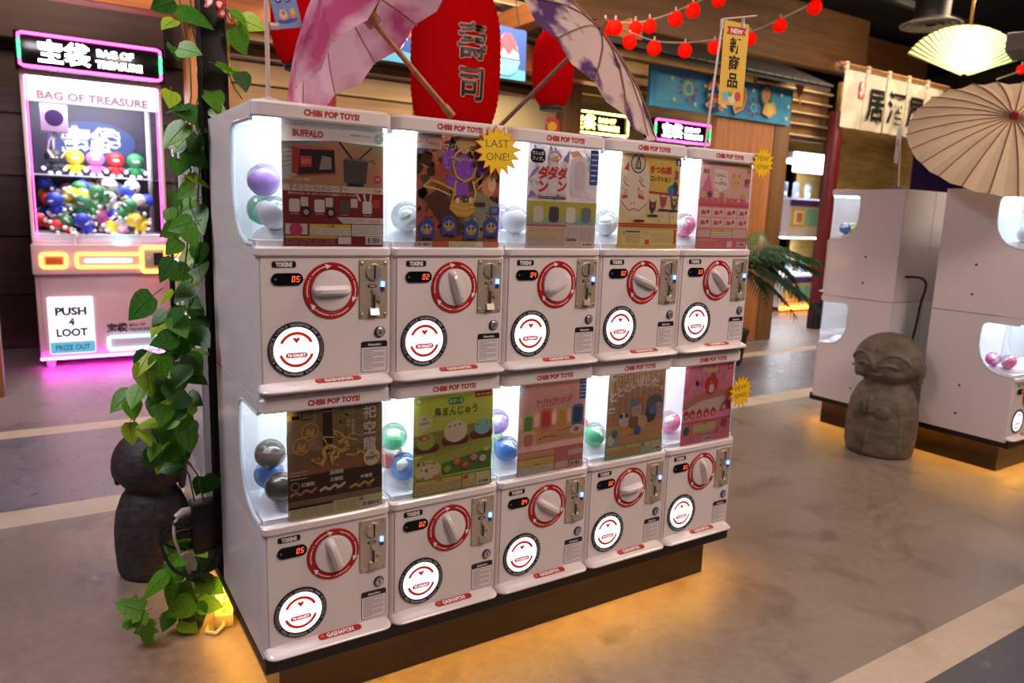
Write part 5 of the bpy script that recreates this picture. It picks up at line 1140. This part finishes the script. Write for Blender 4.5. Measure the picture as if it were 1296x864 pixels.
def neon(parent, name, pts, r, m, closed=False):
    b = MB(); b.tube(pts, r, m, 8, closed); return b.build(name, parent)
def rpath(x0, x1, z0, z1, y, r=.02): return [(a, y, c) for a, c in rrect(x0, x1, z0, z1, r, 4)]
def claw_machine(x, y, label, textm=None, frame_m=None, sub='BAG OF TREASURE', main='宝袋', full=True):
    t = thing('claw_machine', label, 'claw machine', (x, y, 0), group='claw machines along the back wall')
    w = .42; d = .84
    b = MB(); b.box((-w, 0, .075), (w, d, .885), M_CBODY); b.build('cabinet', t, bevel=.008)
    for sx in (-.36, .36):
        for yy in (.07, d-.07):
            c = MB(); c.lathe([(.028, 0), (.03, .01), (.03, .04), (.015, .05), (.015, .08)], 12, M_CBODY); c.build('caster', t, (sx, yy, 0))
    neon(t, 'floor_neon', [(-w, -.006, .068), (w, -.006, .068)], .008, M_NMAG); 
    b = MB(); b.box((-w+.03, -.006, .12), (w-.03, 0, .66), M_CBODY); b.build('front_panel', t, bevel=.003)
    # backlit prize door
    b = MB(); b.prism(rrect(-.36, -.085, .10, .50, .008), 'y', -.016, -.006, M_BACKL); pd = b.build('prize_door', t, smooth=0)
    b = MB(); F = front(-.2225, .30, -.0165); b.text('PUSH', .075, 0, M_CPUR, F, 0, .10, w=.19, bold=.05); b.text('4', .07, 0, M_CPUR, F, 0, .025, bold=.05); b.text('LOOT', .075, 0, M_CPUR, F, 0, -.05, w=.19, bold=.05)
    b.prism(rrect(-.135, .135, -.195, -.115, .004), 'z', 0, .0008, M_SCREEN, F); b.text('PRIZE OUT', .05, .0012, mat('prize_txt', S(70, 120, 190)), F, 0, -.155, w=.21, bold=.03); b.build('prize_lettering', pd, smooth=0)
    b = MB(); F = front(.10, .265, -.0065); b.text('宝袋', .065, 0, M_BLACK, F, -.04, 0, bold=.05); b.text('BAG OF', .03, 0, M_BLACK, F, .09, .018, bold=.03); b.text('TREASURE', .03, 0, M_BLACK, F, .10, -.016, bold=.03); b.build('logo', t, smooth=0)
    neon(t, 'cyan_neon', rpath(.0, .36, .11, .20, -.012), .008, M_NCYAN, True)
    # control shelf
    b = MB(); b.box((-w-.01, -.07, .66), (w+.01, .02, .865), M_CBODY); b.build('control_panel', t, bevel=.01)
    neon(t, 'orange_neon', rpath(-.375, -.23, .71, .80, -.075), .010, M_NORANGE, True); neon(t, 'orange_neon', rpath(-.17, .235, .71, .80, -.075), .010, M_NORANGE, True); neon(t, 'orange_neon', rpath(.235, .395, .675, .85, -.075), .012, M_NORANGE, True)
    b = MB(); b.box((-.12, -.078, .745), (.17, -.072, .765), M_NCYAN); b.build('white_light_bar', t, bevel=.004)
    b = MB(); b.box((-.35, -.078, .73), (-.25, -.07, .78), mat('orange_button', S(196, 100, 40), .3)); b.build('start_button', t, bevel=.006)
    b = MB(); b.box((.25, -.080, .70), (.38, -.07, .83), M_STEEL); cpn = b.build('coin_panel', t, bevel=.003)
    b = MB(); b.lathe([(.018, 0), (.018, .006), (.001, .008)], 14, M_CHROME, front(.275, .765, -.080)); b.box((.31, -.086, .72), (.37, -.080, .81), M_BLACK); b.build('coin_slot', cpn)
    b = MB(); b.lathe([(.006, 0), (.006, .05), (.022, .055), (.024, .075), (.01, .09)], 14, M_PWHITE); b.build('joystick', t, (-.17, -.03, .865))
    b = MB(); b.lathe([(.045, 0), (.045, .02), (.03, .032), (.001, .034)], 20, M_NCYAN); b.build('drop_button', t, (.12, -.03, .865))
    # glass case
    for sx in (-1, 1):
        for yy in (.012, d-.02):
            b = MB(); b.box((sx*w-.022*(sx > 0)-.0*(sx < 0), yy-.012, .885), (sx*w+.022*(sx < 0), yy+.012, 1.97), mat('claw_post', S(238, 230, 242), .3)); b.build('corner_post', t, bevel=.003)
        neon(t, 'violet_neon', [(sx*(w-.035), -.004, .90), (sx*(w-.035), -.004, 1.96)], .0035, M_NPINK)
    b = MB(); b.box((-w, d-.03, .885), (w, d, 1.97), mat('claw_back', S(34, 30, 52), .4)); bk = b.build('back_panel', t, smooth=0)
    b = MB(); b.box((-w+.002, 0, 1.96), (w-.002, d, 2.0), M_CBODY); b.build('case_roof', t, smooth=0)
    b = MB(); b.box((-w+.04, .03, 1.945), (w-.04, .50, 1.958), glow('claw_led' if 'claw_led' not in MATS else 'claw_led_b', (.92, .92, 1, 1), 22)); b.build('top_light', t, smooth=0)
    b = MB(); b.add([(-w+.02, .004, .89), (w-.02, .004, .89), (w-.02, .004, 1.82), (-w+.02, .004, 1.82)], [(0, 1, 2, 3)], M_GLASSC)
    for sx in (-1, 1): b.add([(sx*(w-.004), .03, .89), (sx*(w-.004), d-.04, .89), (sx*(w-.004), d-.04, 1.95), (sx*(w-.004), .03, 1.95)], [(0, 1, 2, 3)], M_GLASSC)
    b.build('glass', t, smooth=0)
    b = MB(); b.box((-w+.024, .002, 1.80), (w-.024, .008, 1.945), mat('header_strip', S(226, 214, 236), .3, emit=1.0, ecol=(.9, .82, 1, 1))); hs = b.build('header_strip', t, smooth=0)
    b = MB(); b.text('BAG OF TREASURE', .07, 0, mat('header_txt', S(204, 190, 216)), front(0, 1.845, .0015), w=.66, bold=.03); b.build('header_lettering', hs, smooth=0)
    # sign box
    b = MB(); b.box((-w-.015, -.10, 1.99), (w+.015, .05, 2.215), M_BLACKG); sb = b.build('sign_box', t, bevel=.006)
    fm = frame_m or M_NPINK
    neon(sb, 'sign_neon', [(-w+.01, -.108, 2.17), (-w+.012, -.108, 2.195), (-w+.03, -.108, 2.203), (w-.03, -.108, 2.203), (w-.012, -.108, 2.195), (w-.01, -.108, 2.17)], .009, fm)
    neon(sb, 'sign_neon', [(-w+.01, -.108, 2.035), (-w+.012, -.108, 2.010), (-w+.03, -.108, 2.002), (w-.03, -.108, 2.002), (w-.012, -.108, 2.010), (w-.01, -.108, 2.035)], .009, fm)
    for sx in (-1, 1): neon(sb, 'sign_neon_end', [(sx*(w-.01), -.108, 2.045), (sx*(w-.01), -.108, 2.16)], .009, M_NGREEN if frame_m is None else fm)
    b = MB(); F = front(0, 2.10, -.102); tm = textm or M_NWHITE
    b.text(main, .15, 0, tm, F, -.16, 0, bold=.03); b.text(sub.split(' ')[0]+' OF', .06, 0, tm, F, .135, .035, w=.22, bold=.05); b.text('TREASURE', .06, 0, tm, F, .155, -.035, w=.28, bold=.07); b.build('sign_lettering', sb, smooth=0)
    if not full: return t
    # back graphic, shelf, claw carriage, prize chute
    b = MB(); F = front(.02, 1.62, d-.031); b.flat(circ(.30, 32, 0, 0, .15), 0, mat('graphic_blue', S(40, 60, 110), .4), F); b.text('宝袋', .20, .002, glow('graphic_white', (.95, .95, 1, 1), 1.4), F, 0, 0, bold=.06); b.build('graphic', bk, smooth=0)
    b = MB(); b.box((-w+.03, .46, 1.335), (w-.03, .80, 1.345), mat('shelf_acrylic', S(200, 208, 226), .2)); b.build('shelf', t, smooth=0)
    b = MB(); b.box((-w+.02, .02, .886), (w-.02, d-.04, .93), M_INNER); b.build('prize_floor', t, smooth=0)
    b = MB(); b.box((-.32, .10, 1.62), (-.16, .26, 1.80), mat('carriage', S(206, 180, 220), .4)); cg = b.build('claw_carriage', t, bevel=.006)
    b = MB(); b.lathe([(.055, 0), (.055, .003), (.001, .004)], 20, M_CPUR, front(-.24, 1.71, .10)); b.build('carriage_badge', cg)
    for k in range(3):
        a = 2*PI*k/3+.3; b = MB(); b.tube([(-.24, .18, 1.62), (-.24+.05*math.cos(a), .18+.05*math.sin(a), 1.57), (-.24+.065*math.cos(a), .18+.065*math.sin(a), 1.50), (-.24+.03*math.cos(a), .18+.03*math.sin(a), 1.45)], .008, M_CHROME, 6); b.build('claw_arm', cg)
    return t
CX, CY = .005, 4.40
claw_machine(CX, CY, 'tall claw machine full of dolls with a pink neon sign, at the left wall')
claw_machine(5.53, 4.45, 'claw machine behind the main bank, only its pink neon sign in view', full=False)
claw_machine(4.42, 4.55, 'claw machine behind the main bank, only its yellow neon sign in view', M_NYEL, M_NYEL, full=False)
# dolls
TOYC = [(232, 206, 40), (226, 120, 190), (206, 40, 40), (40, 130, 70), (40, 70, 200), (40, 40, 48), (236, 232, 230)]
TOYN = ['yellow', 'pink', 'red', 'green', 'blue', 'black', 'white']
TM = [mat('toy_%s' % n, S(*c), .45) for n, c in zip(TOYN, TOYC)]
def toy_meshes(k):
    a, wht = TM[k], TM[6] if k != 6 else TM[1]
    h = MB(); h.ball((0, 0, .125), (.058, .052, .052), a, None, 16, 10); h.flat([], 0, a) if False else None
    f = MB(); f.ball((0, -.028, .118), (.036, .026, .018), M_BLACKG if k == 6 else wht, None, 12, 7)
    b = MB(); b.ball((0, 0, .05), (.034, .028, .036), a, None, 12, 8)
    for s_ in (-1, 1):
        b.tube([(s_*.02, 0, .065), (s_*.05, -.006, .055), (s_*.060, -.008, .045)], [.015, .014, .012], a, 8); b.ball((s_*.062, -.010, .040), .016, wht, None, 10, 6)
        b.tube([(s_*.018, 0, .03), (s_*.022, -.004, .012)], [.016, .015], a, 8); b.ball((s_*.024, -.012, .011), (.018, .022, .012), wht, None, 10, 6)
    return h.mesh('head'), f.mesh('face_patch'), b.mesh('doll_body')
TMS = [toy_meshes(k) for k in range(7)]
def toy(k, loc, rot, label, group, sc=1.0):
    t = thing('doll', label, 'doll', loc, rot, group); t.scale = (sc,)*3
    h = ob('head', TMS[k][0], t); ob('face_patch', TMS[k][1], h); ob('doll_body', TMS[k][2], t)
for i, k in enumerate((5, 0, 1, 2, 3)):
    toy(k, (CX-.25+i*.135, CY+.58, 1.345), (0, 0, 0), '%s round headed doll standing on the claw machine shelf' % TOYN[k], 'dolls on the claw machine shelf', 1.08)
r3 = random.Random(12); n_lay = 0
for lay, (n_, z) in enumerate(((24, .935), (20, 1.035), (12, 1.135))):
    for j in range(n_):
        cols_ = 6 if lay == 0 else 5 if lay == 1 else 4
        gx = (j % cols_)/(cols_-1)-.5; gy = (j//cols_)
        x = CX+gx*(.58-.08*lay)+r3.uniform(-.02, .02); y = CY+.12+.15*gy+lay*.07+r3.uniform(-.02, .02)
        k = r3.choice((0, 0, 0, 4, 4, 5, 6, 6, 1, 2, 3))
        toy(k, (x, y, z+r3.uniform(0, .02)+.03*gy), (r3.uniform(-1.2, .6), r3.uniform(-.8, .8), r3.uniform(-1.2, 1.2)), '%s doll in the claw machine heap, %s layer, %s row, %s from left' % (TOYN[k], ('bottom', 'middle', 'top')[lay], ('front', 'second', 'third', 'back')[gy], ORD[j % cols_]), '%s dolls heaped in the claw machine' % TOYN[k], .96)

# ---------------------------------------------------------------- far double deck crane cabinets
t = thing('crane_cabinet', 'brightly lit double deck crane cabinet behind the red column', 'crane cabinet', (8.36, 4.75, 0))
M_CW = mat('cabinet_white', S(214, 214, 226), .3); M_CY = mat('cabinet_yellow', S(226, 186, 30), .35); M_CT = mat('cabinet_teal', S(120, 200, 206), .35)
for k, z in enumerate((0.06, 1.08)):
    b = MB(); b.box((-.42, .0, z), (.48, .8, z+.42), M_CW); b.build('deck_body', t, bevel=.01)
    b = MB(); b.box((-.42, .6, z+.42), (.48, .8, z+1.0), M_INNER); b.build('deck_back', t, smooth=0)
    b = MB(); b.box((-.40, .02, z+.42), (.46, .60, z+.44), M_INNER); b.build('deck_floor', t, smooth=0)
    b = MB(); b.box((-.42, 0, z+.94), (.48, .8, z+1.02), M_CW); b.build('deck_roof', t, bevel=.006)
    b = MB(); b.box((-.38, .05, z+.925), (.44, .5, z+.94), glow('crane_led_%d' % k, (.9, .95, 1, 1), 18)); b.build('deck_light', t, smooth=0)
    b = MB(); b.add([(-.4, .004, z+.43), (.46, .004, z+.43), (.46, .004, z+.93), (-.4, .004, z+.93)], [(0, 1, 2, 3)], M_GLASSC); b.build('deck_glass', t, smooth=0)
    b = MB(); b.box((-.40, -.012, z+.33), (.46, 0, z+.41), mat('cabinet_purple', S(80, 50, 150), .4)); b.build('name_strip', t, smooth=0)
    b = MB(); b.box((-.36, -.02, z+.06), (.44, 0, z+.30), M_CY); b.build('yellow_panel', t, bevel=.004)
    b = MB(); b.box((-.08, -.026, z+.07), (.20, -.018, z+.29), M_CT); b.build('teal_door', t, bevel=.004)
    b = MB(); b.box((-.32, -.028, z+.09), (-.12, -.018, z+.27), M_PWHITE); d = b.build('ticket_window', t, bevel=.006)
    b = MB(); b.box((-.28, -.031, z+.12), (-.16, -.027, z+.24), mat('ticket_amber', S(214, 150, 30), .4)); b.build('ticket_pane', d, smooth=0)
    b = MB(); b.box((.24, -.028, z+.08), (.42, -.018, z+.29), mat('cabinet_dark', S(70, 56, 40), .4)); b.build('speaker_grille', t, smooth=0)
    r4 = random.Random(k)
    for j in range(9):
        tt = thing('prize_box', '%s prize box from left on the %s deck of the crane cabinet' % (ORD[j], ('lower', 'upper')[k]), 'box', (8.36-.3+.085*j, 4.75+.2+.06*(j % 3), z+.44), group='prizes on the %s deck' % ('lower', 'upper')[k])
        b = MB(); c = r4.choice(((90, 100, 130), (150, 160, 180), (60, 60, 80))); b.box((-.03, -.03, 0), (.03, .03, r4.uniform(.12, .24)), mat('prize_%d_%d_%d' % c, S(*c), .5)); b.build('carton', tt, bevel=.004)
        b = MB(); b.box((-.02, -.034, .03), (.02, -.029, .08), M_PWHITE); b.build('print', tt, smooth=0)
neon(t, 'floor_neon', [(-.44, -.03, .05), (.5, -.03, .05)], .02, M_NORANGE)
b = MB(); b.box((-.44, -.03, 1.84), (.5, .0, 2.10), glow('marquee', (.95, .97, 1, 1), 3)); b.build('marquee', t, bevel=.02)

# ---------------------------------------------------------------- palm
pl = thing('potted_palm', 'green palm plant behind the right end of the machines', 'palm', (4.42, 2.55, 0))
b = MB(); b.lathe([(.10, 0), (.12, .02), (.15, .26), (.16, .27), (.16, .30), (.13, .30), (.12, .27), (.001, .27)], 20, mat('palm_pot', S(60, 46, 40), .6)); b.build('pot', pl)
b = MB(); b.tube([(0, 0, .27), (.02, 0, .5), (.0, 0, .82)], [.03, .026, .02], noisy('palm_trunk', S(70, 50, 30), S(100, 74, 44), (20, 20, 60), .8, .3), 8); b.build('trunk', pl)
M_PALM = [mat('palm_%d' % i, S(*c), .45) for i, c in enumerate(((44, 84, 50), (58, 104, 60), (36, 68, 44)))]
def frond(az, lift, L, k, droop):
    b = MB(); pts = []
    for i in range(9):
        s_ = i/8; r_ = L*s_; pts.append(Vector((r_*math.cos(az)*math.cos(lift*(1-s_*.3)), r_*math.sin(az)*math.cos(lift*(1-s_*.3)), (.80+L*s_*math.sin(lift)-droop*s_*s_))))
    b.tube(pts, [.007-.0006*i for i in range(9)], M_PALM[2], 5)
    for i in range(2, 17):
        s_ = i/17*8; k0 = int(s_); f = s_-k0; p0 = pts[k0].lerp(pts[min(8, k0+1)], f); tdir = (pts[min(8, k0+1)]-pts[k0]).normalized()
        for sd in (-1, 1):
            sv = tdir.cross(Vector((0, 0, 1))).normalized()*sd; dr = (sv*.55+tdir*.75+Vector((0, 0, -.28))).normalized(); ln = .24*(1-abs(i-7)/14)
            wv = tdir*.011
            b.add([p0-wv, p0+wv, p0+dr*ln*.5+wv*.9+Vector((0, 0, .015)), p0+dr*ln-Vector((0, 0, .03)), p0+dr*ln*.5-wv*.9+Vector((0, 0, .015))], [(0, 1, 2, 3, 4)], M_PALM[k])
    b.build('frond', pl, smooth=0)
for az, lift, L, k, dr in ((.0, .75, .75, 0, .35), (.5, .5, .8, 1, .4), (-.5, .55, .8, 0, .45), (-1.1, .7, .75, 1, .4), (1.2, .8, .7, 2, .3), (2.2, .7, .7, 0, .3), (-2.0, .7, .7, 1, .3), (3.1, .6, .7, 2, .3), (-.2, .2, .75, 2, .45), (.9, 1.1, .65, 1, .2), (-.8, .15, .7, 0, .42), (.3, 1.0, .6, 1, .2), (-.35, .75, .7, 1, .6), (.1, .4, .85, 0, .55), (-.6, .9, .75, 2, .5), (.25, .05, .7, 1, .4), (-.15, .55, .85, 0, .7), (-.4, -.1, .6, 2, .35)): frond(az, lift, L, k, dr)
# timber stool like plant stand foot seen under the palm
# ---------------------------------------------------------------- ceiling fixtures
fl = thing('fan_lamp', 'glowing green folding fan lamp hanging from the ceiling at the right', 'lamp', at(1220, 97, 1.9))
M_FANG = thin('fan_green', S(206, 206, 150), .6, S(176, 196, 130), 4); fo = Vector(fl.location)
toC = (CAM_P-fo); toC.z = 0; toC.normalize(); rx = Vector((toC.y, -toC.x, 0))*-1
rx = Vector((CR.x, CR.y, 0)).normalized()
NF = 26
for i in range(NF):
    a0 = PI*.13+PI*.74*i/NF; a1 = PI*.13+PI*.74*(i+1)/NF; R = .52
    def fp(a, r_, o_): return rx*(r_*math.cos(a))*1.05+Vector((0, 0, r_*math.sin(a)*.80))-toC*o_
    b = MB(); b.add([fp(a0, .03, 0), fp(a1, .03, .0), fp(a1, R*(1 if i % 2 else .985), .0), fp((a0+a1)/2, R*1.01, .02), fp(a0, R*.99, .0), fp((a0+a1)/2, .03, .004)], [(0, 5, 3, 4), (5, 1, 2, 3)], M_FANG); b.build('fan_fold', fl, smooth=0)
b = MB(); b.ball(tuple(Vector((0, 0, .20))-toC*.10), .055, glow('fan_bulb', (1, .93, .74, 1), 260), None, 14, 8); b.build('bulb', fl)
rodb = Vector((0, 0, .40))-toC*.06
b = MB(); b.tube([rodb-Vector((0, 0, .15)), rodb+Vector((0, 0, .32))], .013, mat('brass', S(206, 160, 80), .25, .8), 8); b.build('rod', fl)
b = MB(); b.lathe([(.075, .70), (.08, .705), (.07, .72), (.02, .73)], 20, M_POLEW, Matrix.Translation((rodb.x, rodb.y, 0))); b.build('canopy_plate', fl)
b = MB(); b.tube([Vector((rodb.x, rodb.y, .72)), Vector((rodb.x, rodb.y, 4.0-fo.z))], .012, M_BLACK, 6); b.build('drop_rod', fl)
dp = at(1178, 33, 3.0); dt = thing('ceiling_duct', 'dark round ceiling duct with a pale flared vent ring', 'duct', dp)
b = MB(); b.lathe([(.17, .04), (.17, 4.0-dp.z)], 28, mat('duct_dark', S(40, 34, 32), .5, .3)); b.build('duct', dt)
b = MB(); b.lathe([(.18, .05), (.29, .0), (.30, .012), (.19, .065)], 32, mat('vent_ring', S(120, 112, 96), .4)); b.build('vent_ring', dt)
for r_ in (.06, .13, .20):
    b = MB(); b.lathe([(r_, .01), (r_+.05, -.004), (r_+.055, .0), (r_+.01, .02)], 28, MATS['vent_ring']); b.build('vent_cone', dt)
b = MB(); b.box((-.22, -.12, -.07), (.22, .12, .07), mat('projector_grey', S(120, 112, 110), .5)); pj_ = thing('ceiling_speaker', 'grey box hanging at the top right edge', 'speaker box', at(1300, 58, 1.5)); b.build('case', pj_, None, (0, 0, .3), bevel=.01)
b = MB(); b.tube([(0, 0, .07), (0, 0, 4.0-pj_.location.z)], .015, M_BLACK, 6); b.build('hanger', pj_)
for k, (y, z) in enumerate(((2.2, 3.55), (3.4, 3.6))):
    b = MB(); b.tube([(3.0, y, z), (13.5, y, z)], .05, M_BLACK, 8); tag(b.build('ceiling_pipe'), ('nearer', 'farther')[k]+' black pipe running under the ceiling at the right', 'pipe')
# cable between the far machine stacks
cable('machine_cable', [at(1146, 350, .668), at(1166, 352, .60), at(1172, 362, .55), at(1165, 385, .56), at(1160, 410, .56), at(1152, 440, .57)], .007, M_BLACK, 'black cable in the gap between the far machine stacks')

# screw heads on the side panels of the far stacks
for m_ in [o for o in bpy.data.objects if o.name.startswith('capsule_machine') and abs(o.location.x-IX-.15) < .01]:
    sx = -1 if abs(m_.rotation_euler.z) < 1 else 1
    for y, z in ((.245, .235), (.245, .09)):
        b = MB(); b.lathe([(.006, 0), (.006, .001), (.002, .002)], 10, M_BLACK, Matrix.Translation((sx*.1486, y, z)) @ Matrix.Rotation(sx*PI/2, 4, 'Y')); b.build('side_screw', m_)
